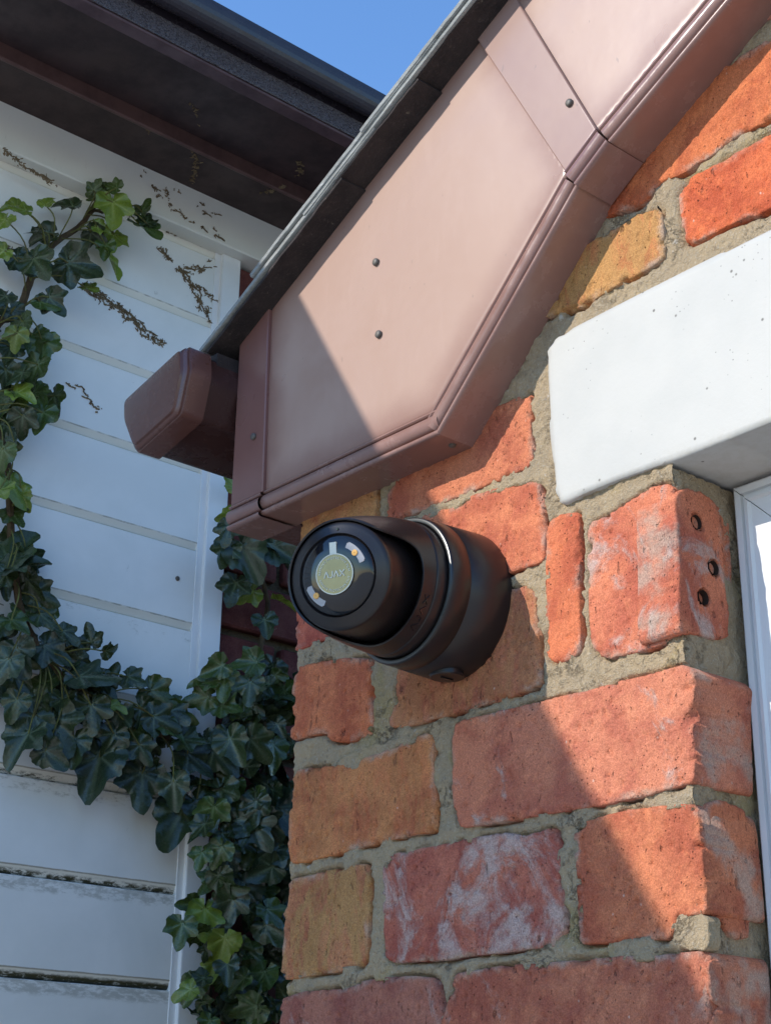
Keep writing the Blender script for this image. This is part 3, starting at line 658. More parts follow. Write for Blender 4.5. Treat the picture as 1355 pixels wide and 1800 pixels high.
loft([RC(.93), RC(.965), RC(.985), RC(1.03), RC(1.06), RC(1.06), RC(1.09), RC(1.10), RC(1.10), RC(1.06)], [yc - .0004, yc, yc + .0022, yc + .0030, yc + .0042, yc + .0060, yc + .0064, yc + .0075, yc + .0260, yc + .0268]).build('stop_end', MAT['gutter'], gut, smooth=True, ang=40, color=(.115, .050, .040, 1))
loft([RC(1.03), RC(1.03)], [yc + .02, .6], False, False).build('channel', MAT['gutter'], gut, smooth=True, ang=40, color=(.050, .022, .019, 1))

# ------------------------------------------------------------------ turret camera
BC = np.array([-.7105, 0, 1.929])
tc = empty('security_camera', tuple(BC), 'black turret security camera with gold protective film on its lens', 'camera')
fb = (BC, (1, 0, 0), (0, 0, 1), (0, -1, 0))              # frame along the base axis, height out of the wall
base = MB().lathe([(.0490, -.004), (.0506, .001), (.0507, .004), (.0494, .0340), (.0489, .0344), (.0489, .0352), (.0492, .0356), (.0486, .0495), (.0478, .0508), (.0462, .0510), (.0448, .0500), (.0442, .0440), (.030, .043)], fb).build('mount_base', MAT['cam'], tc, smooth=True, ang=60)
MB().lathe([(.0479, .05085), (.0468, .05125), (.0459, .05095), (.0459, .0502)], fb).build('gasket_ring', MAT['gasket'], base, smooth=True, ang=60)
# cable plug under the base
pc = BC + np.array([0.0035, -.0135, -.0497]); pl = MB().lathe([(.0115, -.004), (.0115, .0012), (.0108, .0020), (.0002, .0022)], (pc, (1, 0, 0), (0, -1, 0), (.05, .02, -1)), 40).build('cable_plug', MAT['cam'], tc, smooth=True, ang=40)
MB().box(pc + np.array([-.0005, -.0052, -.0030]), pc + np.array([.0005, .0052, -.0018])).build('slot', MAT['cam_gloss'], pl)
MB().lathe([(.0440, .044), (.0446, .0520), (.0446, .0585), (.0442, .0592), (.0436, .0596), (.040, .0596)], fb).build('swivel_collar', MAT['cam'], tc, smooth=True, ang=50)
HP = hit(597, 1012, 1, -.1115); phi, psi = math.radians(24), math.radians(10)
HA = np.array([math.sin(phi) * math.cos(psi), -math.cos(phi) * math.cos(psi), -math.sin(psi)])
HU = np.array([0, 0, 1.]) - HA * HA[2]; HU /= np.linalg.norm(HU); HR = np.cross(HU, HA)
fh = (HP, HR, HU, HA)
# shell: from the collar, bending into the head's axis, with a scooped front edge on the open side
def shell_mesh(r_off, t0=0.0, tmax=1.0, nt=22, na=120):
    c0 = BC + np.array([0, -.0602, 0]); c1 = c0 + np.array([0, -.022, 0]); V = []
    for i in range(nt + 1):
        for k in range(na):
            q = 2 * math.pi * k / na
            dq = (math.degrees(q) + 180) % 360 - 180                       # 0 = right, 90 = up
            x = (dq + 38) / 84.0
            cut = 1 / (1 + math.exp((abs(x) - .82) * 12)) * .66
            te = tmax - cut
            t = t0 + (te - t0) * i / nt
            cc = (1 - t) ** 2 * c0 + 2 * t * (1 - t) * c1 + t * t * HP
            ax = np.array([0, -1., 0]) * (1 - t) + HA * t; ax /= np.linalg.norm(ax)
            u = np.array([0, 0, 1.]) - ax * ax[2]; u /= np.linalg.norm(u); r = np.cross(u, ax)
            R = .0446 * (1 - t) + .0360 * t + .0014 * math.sin(math.pi * t) + r_off
            V.append(cc + (r * math.cos(q) + u * math.sin(q)) * R)
    F = [(i * na + k, i * na + (k + 1) % na, (i + 1) * na + (k + 1) % na, (i + 1) * na + k) for i in range(nt) for k in range(na)]
    return V, F
m = MB(); Vo, Fo = shell_mesh(0); Vi, Fi = shell_mesh(-.0014); na, ntt = 120, 22
Ve, _ = shell_mesh(-.0006, 0, 1.006)
rim = [ntt * na + k for k in range(na)]
V = list(Vo) + list(Vi) + [Ve[i] for i in rim]; N = len(Vo)
F = list(Fo) + [(a + N, d + N, c + N, b + N) for a, b, c, d in Fi]
F += [(rim[k], rim[(k + 1) % na], 2 * N + (k + 1) % na, 2 * N + k) for k in range(na)]
F += [(2 * N + k, 2 * N + (k + 1) % na, rim[(k + 1) % na] + N, rim[k] + N) for k in range(na)]
shell = m.add(V, F).build('turret_shell', MAT['cam'], tc, smooth=True, ang=50)
mod = MB().lathe([(.0002, -.045), (.0375, -.045), (.0366, -.030), (.0348, -.012), (.0340, -.005), (.0340, -.0015), (.0333, -.0002), (.0312, .0006), (.0262, .0030), (.0257, .0024), (.0253, .0010), (.0249, .0024), (.0242, .0030)], fh).build('lens_module', MAT['cam'], tc, smooth=True, ang=50)
gl = MB().lathe([(.0252, .0010), (.0247, .0030), (.0220, .0044), (.0180, .0056), (.0150, .0060), (.0002, .0060)], fh).build('front_glass', MAT['cam_gloss'], mod, smooth=True, ang=50)
film = MB().lathe([(.0126, .0058), (.0126, .0068), (.0124, .0070), (.0002, .0070)], fh, 64).build('protective_film', MAT['foil'], mod, smooth=True, ang=40)
LH = lambda u, v, d: HP + HR * u + HU * v + HA * d
MB().prism([(-.0028, .0125), (.0018, .0125), (.0018, .0200), (-.0028, .0200)], .0052, .0064, LH).build('film_tab', MAT['print'], film)
MB().lathe([(.0127, .0068), (.0127, .0072), (.0121, .0072), (.0121, .0068)], fh, 64).build('film_rim', MAT['print'], film, smooth=True, ang=40)
def kidney(a0, a1, r0, r1, h0, h1):
    A = np.linspace(math.radians(a0), math.radians(a1), 14)
    p = [(math.cos(a) * (r1 - (.0012 if i in (0, 13) else 0)), math.sin(a) * (r1 - (.0012 if i in (0, 13) else 0))) for i, a in enumerate(A)]
    q = [(math.cos(a) * (r0 + (.0012 if i in (0, 13) else 0)), math.sin(a) * (r0 + (.0012 if i in (0, 13) else 0))) for i, a in enumerate(A)]
    return MB().prism(p + q[::-1], h0, h1, LH)
for a in (40, 220):
    kk = kidney(a - 24, a + 24, .0146, .0214, .0030, .0057).build('led_window', MAT['led'], mod)
    cA = math.radians(a); MB().lathe([(.0020, .0056), (.0019, .0063), (.0002, .0064)], (HP + HR * math.cos(cA) * .0180 + HU * math.sin(cA) * .0180, HR, HU, HA), 16).build('led', MAT['amber'], kk, smooth=True)
MB().lathe([(.0009, .0012), (.0007, .0026), (.0001, .0026)], (HP + HR * .0012 + HU * .0288, HR, HU, HA), 12).build('microphone_hole', MAT['cam_gloss'], mod)
# lettering: strokes for the wordmark, small capitals round the rim
def strokes(w):
    L = {'A': [[(0, 0), (.38, 1), (.76, 0)]], 'J': [[(.45, 1), (.45, .22), (.33, .02), (.0, .02)]], 'X': [[(0, 1), (.8, 0)], [(0, 0), (.8, 1)]]}
    x = 0; out = []
    for ch in w:
        for s in L[ch]: out.append([(x + a, b) for a, b in s])
        x += {'A': .98, 'J': .70, 'X': 1.0}[ch]
    return out, x - .2
def wordmark(name, mat, parent, height, fn, wid=.13, thick=.0003):
    st, tot = strokes('AJAX'); m = MB()
    for s in st:
        for a, b in zip(s[:-1], s[1:]):
            a, b = np.array(a), np.array(b); K = 5; t = (b - a) / np.linalg.norm(b - a); n = np.array([-t[1], t[0]]) * wid / 2
            for i in range(K):
                q0 = a + (b - a) * i / K; q1 = a + (b - a) * (i + 1) / K
                m.prism([((p[0] - tot / 2) * height, (p[1] - .5) * height) for p in (q0 - n, q1 - n, q1 + n, q0 + n)], -thick, thick, fn)
    return m.build(name, mat, parent)
wordmark('wordmark', MAT['print'], film, .0040, lambda u, v, d: HP + HR * u + HU * v + HA * (.0072 + d), .14)
def ringtext(txt, r, a_mid, flip, size):
    cu = bpy.data.curves.new('ring_text', 'FONT'); cu.body = txt; cu.size = size; cu.align_x = 'CENTER'; cu.space_character = 1.15
    t = bpy.data.objects.new('ring_text', cu); COL.objects.link(t)
    me = bpy.data.meshes.new_from_object(t.evaluated_get(bpy.context.evaluated_depsgraph_get())); bpy.data.objects.remove(t, do_unlink=True); bpy.data.curves.remove(cu)
    for v in me.vertices:
        x, y = v.co.x, v.co.y; a = a_mid + (x / r if flip else -x / r); rr = r - y if flip else r + y
        p = HP + HR * math.cos(a) * rr + HU * math.sin(a) * rr + HA * .0073; v.co = p - HP
    me.materials.append(MAT['print']); ob('ring_text', me, film, HP)
bpy.context.view_layer.update()
ringtext('REMOVE PROTECTIVE FILM', .0093, math.pi / 2, False, .0021)
ringtext('REMOVE PROTECTIVE FILM', .0109, -math.pi / 2, True, .0021)
# embossed wordmark on the lower side of the shell
def on_shell(u, v, d):
    q = math.radians(-38) + u / .0425; t = .17 + v / .055
    c0 = BC + np.array([0, -.0602, 0]); c1 = c0 + np.array([0, -.022, 0])
    cc = (1 - t) ** 2 * c0 + 2 * t * (1 - t) * c1 + t * t * HP
    ax = np.array([0, -1., 0]) * (1 - t) + HA * t; ax /= np.linalg.norm(ax)
    uu = np.array([0, 0, 1.]) - ax * ax[2]; uu /= np.linalg.norm(uu); r = np.cross(uu, ax)
    R = .0446 * (1 - t) + .0360 * t + .0014 * math.sin(math.pi * t)
    return cc + (r * math.cos(q) + uu * math.sin(q)) * (R + .0003 + d)
wordmark('embossed_wordmark', MAT['cam_gloss'], shell, .0068, on_shell, .12, .0003)

# ------------------------------------------------------------------ neighbouring house: shiplap, eaves, brick beyond the trim
XD = -1.53; CP = .1053; YT = .3365
nb = empty('clad_house', (XD, -1.5, 0), 'white shiplap clad side of the neighbouring house under dark brown eaves', 'house')
Y0 = -2.5
def yrun(prof, y0, y1, ny=1):                            # (x,z) profile run along y
    V = []; F = []; n = len(prof)
    ys = np.linspace(y0, y1, ny + 1)
    for y in ys: V += [(x, y, z) for x, z in prof]
    for i in range(ny):
        for k in range(n): F.append((i * n + k, i * n + (k + 1) % n, (i + 1) * n + (k + 1) % n, (i + 1) * n + k))
    F.append(tuple(range(n - 1, -1, -1))); F.append(tuple(ny * n + k for k in range(n)))
    return V, F
bprof = [(-.010, .0), (-.0052, .0004), (-.0036, .0018), (-.0006, .0090), (0, .0104), (0, CP - .0016), (-.0008, CP - .0008), (-.010, CP - .0008)]
Vb, Fb = yrun(bprof, Y0, YT + .004)
bm_ = None
k0 = 1.754 - CP * 16
for i in range(30):
    zz = k0 + i * CP
    pr = [(x, z) for x, z in bprof]
    if zz + CP > 2.712: break
    if bm_ is None:
        bm_ = mesh_of('cladding_board', Vb, Fb, MAT['clad'], False)
    o = ob('cladding_board', bm_, nb, (XD, 0, zz)); o['moss'] = float(np.clip((2.25 - zz) * 1.6, .0, 1.0))
pr = [(x, min(z, 2.716 - zz)) for x, z in bprof]
V, F = yrun(pr, Y0, YT + .004); o = ob('cladding_board', mesh_of('cladding_board', V, F, MAT['clad'], False), nb, (XD, 0, zz)); o['moss'] = 0.0
MB().box((XD - .02, YT, 0), (XD + .0065, .3662, 2.712)).build('corner_trim', MAT['trim'], nb, bevel=.0018)
MB().box((XD - .04, YT - .009, 0), (XD + .0010, YT + .001, 2.712)).build('trim_lip', MAT['trim'], nb, bevel=.0008)
V, F = yrun([(-1.56, 2.712), (-1.5065, 2.7115), (-1.5050, 2.7135), (-1.5050, 2.7785), (-1.56, 2.7785)], Y0, 1.8); MB().add(V, F).build('frieze_board', MAT['frieze'], nb)
DK = (.034, .022, .022, 1)
def run(name, prof, col, mat='dark', parent=nb, y1=1.8, bev=.0008):
    V, F = yrun(prof, Y0, y1); return MB().add(V, F).build(name, MAT[mat], parent, bevel=bev, color=col)
run('soffit_board', [(-1.56, 2.775), (-1.432, 2.775), (-1.432, 2.800), (-1.56, 2.800)], (.060, .036, .032, 1))
run('batten', [(-1.4318, 2.773), (-1.4295, 2.7715), (-1.4265, 2.7715), (-1.4255, 2.7735), (-1.4255, 2.795), (-1.4318, 2.795)], (.15, .082, .072, 1))
run('soffit_board', [(-1.4253, 2.792), (-1.2680, 2.788), (-1.2680, 2.81), (-1.4253, 2.81)], (.066, .041, .040, 1))
fa = run('fascia', [(-1.2678, 2.748), (-1.2505, 2.748), (-1.2490, 2.7495), (-1.2490, 2.790), (-1.2678, 2.790)], (.12, .072, .080, 1))
run('felt_strip', [(-1.2488, 2.7515), (-1.2465, 2.7505), (-1.2455, 2.7525), (-1.2450, 2.7765), (-1.2488, 2.7790)], (.1, .1, .1, 1), 'felt', fa)
# rounded black gutter lip that throws the long shadow
arc = [(-1.2320 + .0150 * math.cos(q), 2.8030 + .0235 * math.sin(q)) for q in np.linspace(math.radians(200), math.radians(372), 14)]
run('eaves_gutter', [(-1.2480, 2.7790)] + arc + [(-1.2172, 2.8100), (-1.2195, 2.8105), (-1.2300, 2.8060), (-1.2480, 2.8060)], (.030, .024, .030, 1), 'gutter', nb, 1.8, 0)
V, F = yrun([(-1.23, 2.8062), (-1.25, 2.8125), (-4.5, 2.90), (-4.5, 2.80), (-1.2682, 2.8045)], Y0, 1.8); MB().add(V, F).build('flat_roof', MAT['felt'], nb)
MB().box((-4.5, Y0, 0), (XD - .0405, 1.8, 2.7745)).build('wall_core', MAT['mortar'], nb)
c = hit(312, 1017, 0, XD + .0002); MB().lathe([(.0030, -.002), (.0030, .0008), (.0022, .0016), (.0002, .0018)], (c, (0, 1, 0), (0, 0, 1), (1, 0, 0)), 12).build('nail', MAT['nail'], nb, smooth=True)
# brick beyond the corner trim
hm = [None]
def far_brick(y0, y1, z):
    if hm[0] is None:
        m = MB().box((-.02, -.1, -.0315), (0, .1, .0315)); o = m.build('brick', MAT['brick'], None, bevel=.003, seg=1); hm[0] = o.data; bpy.data.objects.remove(o)
        a = hm[0].attributes.new('edge', 'FLOAT', 'POINT'); a.data.foreach_set('value', [.02] * len(hm[0].vertices))
    o = bpy.data.objects.new('brick', hm[0]); COL.objects.link(o); o.parent = nb; o.matrix_parent_inverse = Matrix.Translation(-Vector(nb.location))
    o.location = (XD - .012 + rng.uniform(-.0015, .0015), (y0 + y1) / 2, z + .0315); o.scale = (1, (y1 - y0) / .2, 1)
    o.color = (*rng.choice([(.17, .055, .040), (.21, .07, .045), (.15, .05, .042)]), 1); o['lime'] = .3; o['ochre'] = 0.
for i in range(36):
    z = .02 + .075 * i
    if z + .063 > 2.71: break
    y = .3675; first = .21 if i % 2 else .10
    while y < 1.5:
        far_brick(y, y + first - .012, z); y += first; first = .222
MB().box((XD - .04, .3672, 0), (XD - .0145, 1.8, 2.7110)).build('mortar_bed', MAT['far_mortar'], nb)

# ------------------------------------------------------------------ ivy
def leaf_mesh(seed):
    r = random.Random(seed)
    lob = [(-128 + r.uniform(-6, 6), .50), (-62 + r.uniform(-6, 6), .74 + r.uniform(-.08, .08)), (0, 1.0), (62 + r.uniform(-6, 6), .74 + r.uniform(-.08, .08)), (128 + r.uniform(-6, 6), .50)]
    if seed % 3 == 2: lob = [(-120, .55), (-55, .62), (0, 1.0), (55, .62), (120, .55)]
    NA, NR = 56, 7; V = [(0, 0, 0)]; A = [1.0]; F = []
    fold = r.uniform(.10, .28); curl = r.uniform(-.1, .35); wav = r.uniform(0, 6.28)
    wd = 40 if seed % 3 != 2 else 52
    for j in range(1, NR + 1):
        for k in range(NA):
            a = -168 + 336 * k / (NA - 1)
            R = max([.30] + [l * (math.exp(-((a - c) / wd) ** 2) * .62 + .38 * max(0, 1 - abs(a - c) / 46)) for c, l in lob])
            R = max(R, .56 if abs(a) < 100 else (.56 - (abs(a) - 100) * .0036)) * (1 + .02 * math.sin(a * .35 + seed))
            t = j / NR; q = math.radians(a); x = R * t * math.sin(q); y = R * t * math.cos(q)
            vd = min(abs((a - c)) * math.pi / 180 * R * t / max(.2, l) for c, l in lob)
            ve = math.exp(-(vd / .045) ** 2) * (1 - .55 * t)
            z = fold * abs(x) - curl * y * abs(y) * .6 + .05 * math.sin(a * .11 + wav) * t * t - .03 * ve * t + .04 * math.sin(x * 9 + wav) * t
            V.append((x, y + .18, z)); A.append(ve)
    for k in range(NA - 1): F.append((0, 1 + k, 2 + k))
    for j in range(NR - 1):
        for k in range(NA - 1): a = 1 + j * NA + k; F.append((a, a + NA, a + NA + 1, a + 1))
    V = [(x, y - .18, z) for x, y, z in V]
    return mesh_of('leaf', V, F, MAT['leaf'], True, A)
LM = [leaf_mesh(s) for s in range(9)]
DG, MG, YG, BG = (.034, .052, .019), (.058, .092, .022), (.16, .215, .032), (.036, .056, .028)
IV = {}
def leaf(plant, px, py, depth_x, size, ang, col, tilt=.35, y=None, var=None):
    """leaf whose stalk end is at a pixel on the plane x = depth_x; ang = direction of the tip in the picture, degrees clockwise from down"""
    p = hit(px, py, 0, depth_x)
    dist = float((p - CAM) @ FWD); s = size * dist / FOC
    q = math.radians(ang); tip = -UP * math.cos(q) - RT * math.sin(q)
    n = np.array([.74, -.52, .18]) + nr.normal(0, tilt, 3) * np.array([.8, 1, 1]); n /= np.linalg.norm(n)
    yv = tip - n * (tip @ n) * .85; yv /= np.linalg.norm(yv); xv = np.cross(yv, n); xv /= np.linalg.norm(xv); n = np.cross(xv, yv)
    Mx = Matrix(((xv[0], yv[0], n[0], p[0]), (xv[1], yv[1], n[1], p[1]), (xv[2], yv[2], n[2], p[2]), (0, 0, 0, 1))) @ Matrix.Scale(s, 4)
    o = bpy.data.objects.new('leaf', LM[rng.randrange(len(LM)) if var is None else var]); COL.objects.link(o)
    o.parent = plant; o.matrix_parent_inverse = Matrix.Translation(-Vector(plant.location)); o.matrix_basis = Mx
    f = rng.uniform(.8, 1.25); o.color = (col[0] * f, col[1] * f, col[2] * f, 1)
    return p, tip, s
ivy1 = empty('ivy_plant', (XD, .0, 0), 'climbing ivy spreading over the white cladding at the left', 'ivy')
ivy2 = empty('ivy_plant', (XD, .45, 0), 'dense dark ivy in the narrow gap behind the brick corner', 'ivy')
def stem(plant, pts, r, dx, mat='stem', n=7):
    q = cr([hit(x, y, 0, dx) for x, y in pts], 5); R = np.linspace(r[0], r[1], len(q))
    MB().tube([p + nr.normal(0, .0006, 3) for p in q], list(R), n).build('stem', MAT[mat], plant, smooth=True)
stem(ivy1, [(-60, 640), (-10, 575), (15, 556), (37, 540), (56, 488), (78, 462), (93, 429), (138, 399), (160, 369), (175, 350)], (.0060, .0030), XD + .016)
stem(ivy1, [(78, 462), (60, 452), (20, 440), (-20, 425)], (.0022, .0014), XD + .014)
stem(ivy1, [(160, 369), (190, 372), (230, 375)], (.0022, .001), XD + .014)
stem(ivy1, [(-40, 700), (10, 800), (20, 950), (40, 1080), (90, 1170), (180, 1235), (280, 1290), (350, 1340), (400, 1400)], (.0050, .0030), XD + .022)
stem(ivy2, [(345, 1860), (372, 1700), (385, 1560), (400, 1400), (420, 1260), (455, 1150), (470, 1060), (455, 1000), (440, 930)], (.0065, .0022), XD + .010)
stem(ivy2, [(470, 1860), (460, 1700), (440, 1540), (450, 1400), (490, 1290), (500, 1200)], (.0050, .0020), XD + .012)
# leaves one can pick out in the photograph: x, y of the stalk, length, tip direction, colour
L1_ = [(165, 335, 36, 200, MG), (180, 332, 34, 150, MG), (205, 330, 40, 110, MG), (170, 345, 36, 120, MG), (198, 355, 66, 8, YG), (250, 372, 44, 180, MG), (246, 395, 62, -20, MG), (258, 392, 34, 190, DG),
       (128, 362, 48, 100, DG), (88, 410, 56, 70, DG), (70, 405, 40, 50, BG), (30, 362, 44, 40, YG), (46, 370, 42, 100, YG), (80, 360, 40, 200, YG), (10, 385, 48, 20, YG), (8, 440, 40, 60, YG),
       (160, 408, 48, -50, DG), (170, 398, 34, -80, YG), (200, 412, 56, 20, YG), (190, 450, 62, 10, YG), (186, 430, 46, 10, MG), (120, 462, 82, -70, DG), (100, 470, 60, -40, DG), (60, 455, 70, -40, DG), (30, 452, 62, -50, BG),
       (86, 522, 66, -40, DG), (70, 530, 46, -70, MG), (150, 505, 36, -40, YG), (20, 545, 56, -20, DG), (40, 565, 48, -30, MG), (10, 520, 52, 30, BG),
       (56, 590, 66, -10, MG), (75, 600, 66, 0, MG), (30, 585, 46, 10, YG), (20, 610, 54, 20, DG), (66, 640, 56, 10, MG), (40, 655, 54, 40, DG), (10, 650, 58, 0, DG), (30, 690, 46, -40, YG), (60, 690, 50, -20, MG), (15, 700, 50, 30, MG),
       (95, 695, 58, -20, MG), (75, 725, 60, 10, MG), (40, 730, 54, 0, DG), (10, 745, 66, 20, DG), (25, 775, 42, 60, BG), (5, 790, 50, 10, MG), (15, 845, 66, 0, YG), (35, 870, 46, -20, YG), (0, 860, 60, 10, YG), (20, 900, 46, -30, MG),
       (15, 985, 92, 190, DG), (20, 1000, 82, 240, BG), (48, 1020, 58, -40, DG), (60, 1040, 66, -60, DG), (10, 1010, 60, 20, DG), (20, 1090, 54, -30, MG), (70, 1080, 56, -50, DG), (110, 1110, 48, -50, DG), (30, 1140, 70, -10, BG), (15, 1160, 76, 20, BG),
       (90, 1265, 92, -30, DG), (60, 1260, 86, 40, BG), (50, 1290, 92, 20, BG), (80, 1320, 60, -40, BG), (140, 1190, 74, -80, BG), (150, 1200, 70, -40, DG), (175, 1330, 92, 8, BG), (210, 1250, 56, 10, BG), (195, 1240, 40, -60, YG), (250, 1360, 84, 0, BG),
       (160, 1240, 66, 10, DG), (245, 1310, 44, -30, BG), (270, 1260, 58, -60, DG), (265, 1215, 66, -50, MG), (290, 1275, 52, -20, MG), (300, 1250, 48, -50, BG), (330, 1325, 70, -40, BG), (320, 1300, 60, -80, DG), (320, 1425, 108, 25, DG), (345, 1410, 70, -10, DG), (305, 1375, 60, 0, BG),
       (120, 1150, 44, -90, DG), (160, 1130, 40, 160, DG), (185, 1145, 36, -80, DG), (225, 1190, 46, -60, DG), (110, 1230, 60, 20, DG), (200, 1290, 50, 30, DG), (235, 1285, 54, -20, MG), (130, 1300, 56, 10, DG), (30, 1230, 54, 20, DG)]
SP = [q for pts in ([(-60, 640), (-10, 575), (15, 556), (37, 540), (56, 488), (78, 462), (93, 429), (138, 399), (160, 369), (230, 375)], [(-40, 700), (10, 800), (20, 950), (40, 1080), (90, 1170), (180, 1235), (280, 1290), (350, 1340), (400, 1400)]) for q in cr([hit(x, y, 0, XD + .018) for x, y in pts], 6)]
stalks = MB()
for x, y, s, a, c in L1_:
    p, tp, sz = leaf(ivy1, x, y, XD + .02 + rng.random() * .035, s * (.84 if y < 560 else .94) * rng.uniform(.85, 1.1), a + rng.uniform(-10, 10), c)
    k = min(range(len(SP)), key=lambda i: np.linalg.norm(SP[i] - p)); b_ = SP[max(0, k - rng.randint(1, 5))]
    if np.linalg.norm(b_ - p) < .12: stalks.tube(cr([b_, (b_ + p) / 2 + np.array([.012, 0, .004]), p], 4), .0009, 5)
stalks.build('leaf_stalks', MAT['stalk'], ivy1, smooth=True)
def pip(x, y, poly):
    return sdist(np.array([[x, y]], float), np.array(poly, float))[0] > 0
def fill(plant, poly, n, sz, dx, cols, spread=70):
    poly = ccw(poly); lo, hi = poly.min(0), poly.max(0); k = 0
    while k < n:
        x, y = rng.uniform(lo[0], hi[0]), rng.uniform(lo[1], hi[1])
        if not pip(x, y, poly): continue
        leaf(plant, x, y, XD + rng.uniform(*dx), rng.uniform(*sz), rng.gauss(0, spread), rng.choice(cols), .42); k += 1
fill(ivy1, [(-60, 560), (20, 560), (60, 620), (70, 700), (40, 780), (-60, 800)], 10, (30, 52), (.008, .03), [DG, MG, DG, YG, BG])
fill(ivy1, [(-60, 960), (30, 960), (60, 1060), (150, 1130), (260, 1200), (360, 1270), (400, 1350), (330, 1400), (220, 1330), (120, 1290), (40, 1260), (-60, 1240)], 56, (28, 62), (.006, .03), [DG, DG, MG, BG, DG])
# the gap: leaves stand out from the neighbour's wall into the gap
L2_ = [(425, 962, 76, -25, BG), (470, 960, 76, -40, BG), (415, 1025, 52, 10, DG), (480, 960, 70, -60, BG), (445, 1040, 40, 60, YG), (488, 1055, 40, -70, YG), (465, 1090, 44, -10, DG), (412, 855, 30, 150, YG), (408, 905, 34, 80, YG), (400, 960, 46, 10, DG), (405, 925, 44, 0, DG),
       (390, 1170, 44, 60, MG), (395, 1190, 50, 10, MG), (370, 1200, 44, 80, MG), (450, 1165, 50, 80, MG), (480, 1170, 50, 20, DG), (365, 1225, 50, 70, MG), (390, 1240, 46, -60, MG), (500, 1215, 66, 0, MG), (480, 1230, 52, 30, DG), (440, 1200, 48, 0, DG),
       (375, 1320, 66, -50, BG), (405, 1300, 60, -40, DG), (440, 1300, 60, -50, DG), (480, 1310, 56, 20, MG), (485, 1420, 76, -30, BG), (500, 1455, 56, 0, BG), (400, 1440, 66, -20, BG), (395, 1420, 54, 10, MG), (450, 1480, 56, 10, MG), (470, 1500, 54, -50, MG),
       (390, 1490, 44, 20, MG), (355, 1500, 36, 20, MG), (360, 1600, 60, 20, YG), (340, 1590, 36, 90, MG), (320, 1625, 50, 10, MG), (345, 1640, 40, -40, MG), (395, 1650, 56, 10, YG), (380, 1690, 44, 20, YG), (420, 1660, 40, -10, MG), (435, 1670, 48, 20, MG), (430, 1720, 44, 30, MG), (465, 1710, 62, 10, MG),
       (345, 1730, 48, 30, MG), (335, 1740, 40, 60, YG), (450, 1770, 56, 60, MG), (480, 1770, 44, 10, MG), (430, 1560, 66, -20, BG), (410, 1580, 54, 10, BG), (470, 1600, 50, -30, MG), (385, 1540, 46, -20, DG), (360, 1450, 46, 20, DG)]
for x, y, s, a, c in L2_: leaf(ivy2, x, y, XD + .03 + rng.random() * .06, s, a + rng.uniform(-8, 8), c)
fill(ivy2, [(395, 1170), (520, 1190), (515, 1800), (345, 1850), (350, 1560), (380, 1380)], 130, (26, 66), (.004, .075), [DG, DG, BG, MG, DG])
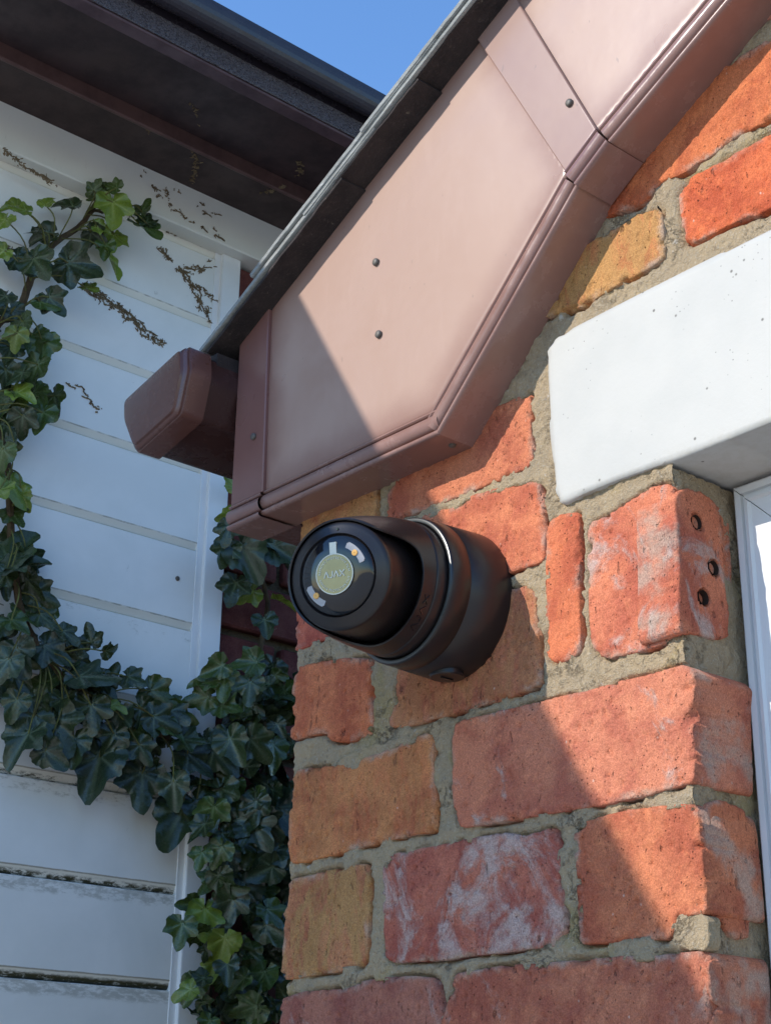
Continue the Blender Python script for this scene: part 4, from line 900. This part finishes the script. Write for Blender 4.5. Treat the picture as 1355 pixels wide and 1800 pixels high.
# dead rootlets left on boards and eaves
rb = MB()
def twig(p, l, nrm, plane):
    a = rng.uniform(0, 6.28); u, v = plane; d = u * math.cos(a) + v * math.sin(a); q = p + d * l; w_ = np.cross(d, nrm) * rng.uniform(.0005, .0013); t = nrm * rng.uniform(.0005, .0015)
    rb.add([p - w_, p + w_, q + w_ * .4, q - w_ * .4, p + t, q + t * .6], [(0, 3, 5, 4), (1, 4, 5, 2), (0, 4, 1), (3, 2, 5)])
def trail(pts, n, wd, dx=XD + .0006, ln=(.0015, .0045)):
    ks = cr(pts, 14); PL = (np.array([0, 1., 0]), np.array([0, 0, 1.])); N = np.array([1., 0, 0])
    for j in range(max(2, n // 90)):
        off = rng.gauss(0, wd * .8), rng.gauss(0, wd * .6); ph = rng.random() * 9; prev = None
        for i, (x, y) in enumerate(ks):
            on = fbm(np.array([x + 37 * j]), np.array([y + ph]), .07, 2, j % 4)[0] > .50
            if not on: prev = None; continue
            q = hit(x + off[0] + 3 * math.sin(i * .7 + ph) + rng.gauss(0, .8), y + off[1] + rng.gauss(0, 1.0), 0, dx)
            if prev is not None: rb.tube([prev, (prev + q) / 2 + N * .0006, q], [.0006, .0010, .0006], 4)
            for _k in range(rng.choice((0, 0, 1, 1, 2, 4))): twig(q + PL[0] * rng.gauss(0, .0016) + PL[1] * rng.gauss(0, .0014), rng.uniform(*ln), N, PL)
            prev = q
trail([(0, 262), (40, 290), (75, 312), (110, 330)], 420, 4.5, -1.5044); trail([(180, 350), (230, 372), (290, 398), (316, 412)], 420, 4); trail([(245, 300), (275, 325), (300, 355), (340, 385), (400, 420)], 330, 6, -1.5044)
trail([(120, 320), (180, 345)], 200, 4); trail([(280, 440), (320, 480), (345, 520), (362, 570)], 560, 6); trail([(300, 455), (340, 470), (380, 465)], 620, 8); trail([(340, 490), (365, 515), (380, 530)], 200, 5)
trail([(150, 505), (180, 525), (220, 550), (255, 585), (283, 602)], 760, 6); trail([(5, 430), (40, 445), (80, 460)], 300, 5); trail([(300, 330), (330, 345), (380, 375)], 120, 5, -1.5044)
trail([(120, 660), (160, 690), (180, 720)], 180, 10, XD + .0006, (.0010, .0025))
tagit(rb.build('dry_rootlets', MAT['root']), 'dry brown ivy rootlets still clinging to the white boards', 'rootlets', None, 'stuff')
rb = MB()
def soff(pts, n, wd, z, x=None):
    ks = cr(pts, 8)
    for _ in range(n):
        i = rng.random() * (len(ks) - 1.001); a = int(i); px, py = ks[a] + (ks[a + 1] - ks[a]) * (i - a)
        twig(hit(px + rng.gauss(0, wd), py + rng.gauss(0, wd), 2, z), rng.uniform(.002, .005), np.array([0, 0, -1.]), (np.array([1., 0, 0]), np.array([0, 1., 0])))
soff([(340, 262), (345, 290), (335, 320)], 70, 2.5, 2.7746); soff([(458, 340), (480, 333), (498, 328)], 40, 2, 2.7746); soff([(522, 285), (530, 295), (520, 308)], 40, 3, 2.789); soff([(335, 178), (343, 195), (352, 225)], 14, 1.5, 2.790)
soff([(260, 215), (262, 240)], 10, 1.5, 2.7746)
tagit(rb.build('dry_rootlets', MAT['root']), 'pale dry rootlet scraps hanging under the dark brown soffit', 'rootlets', None, 'stuff')
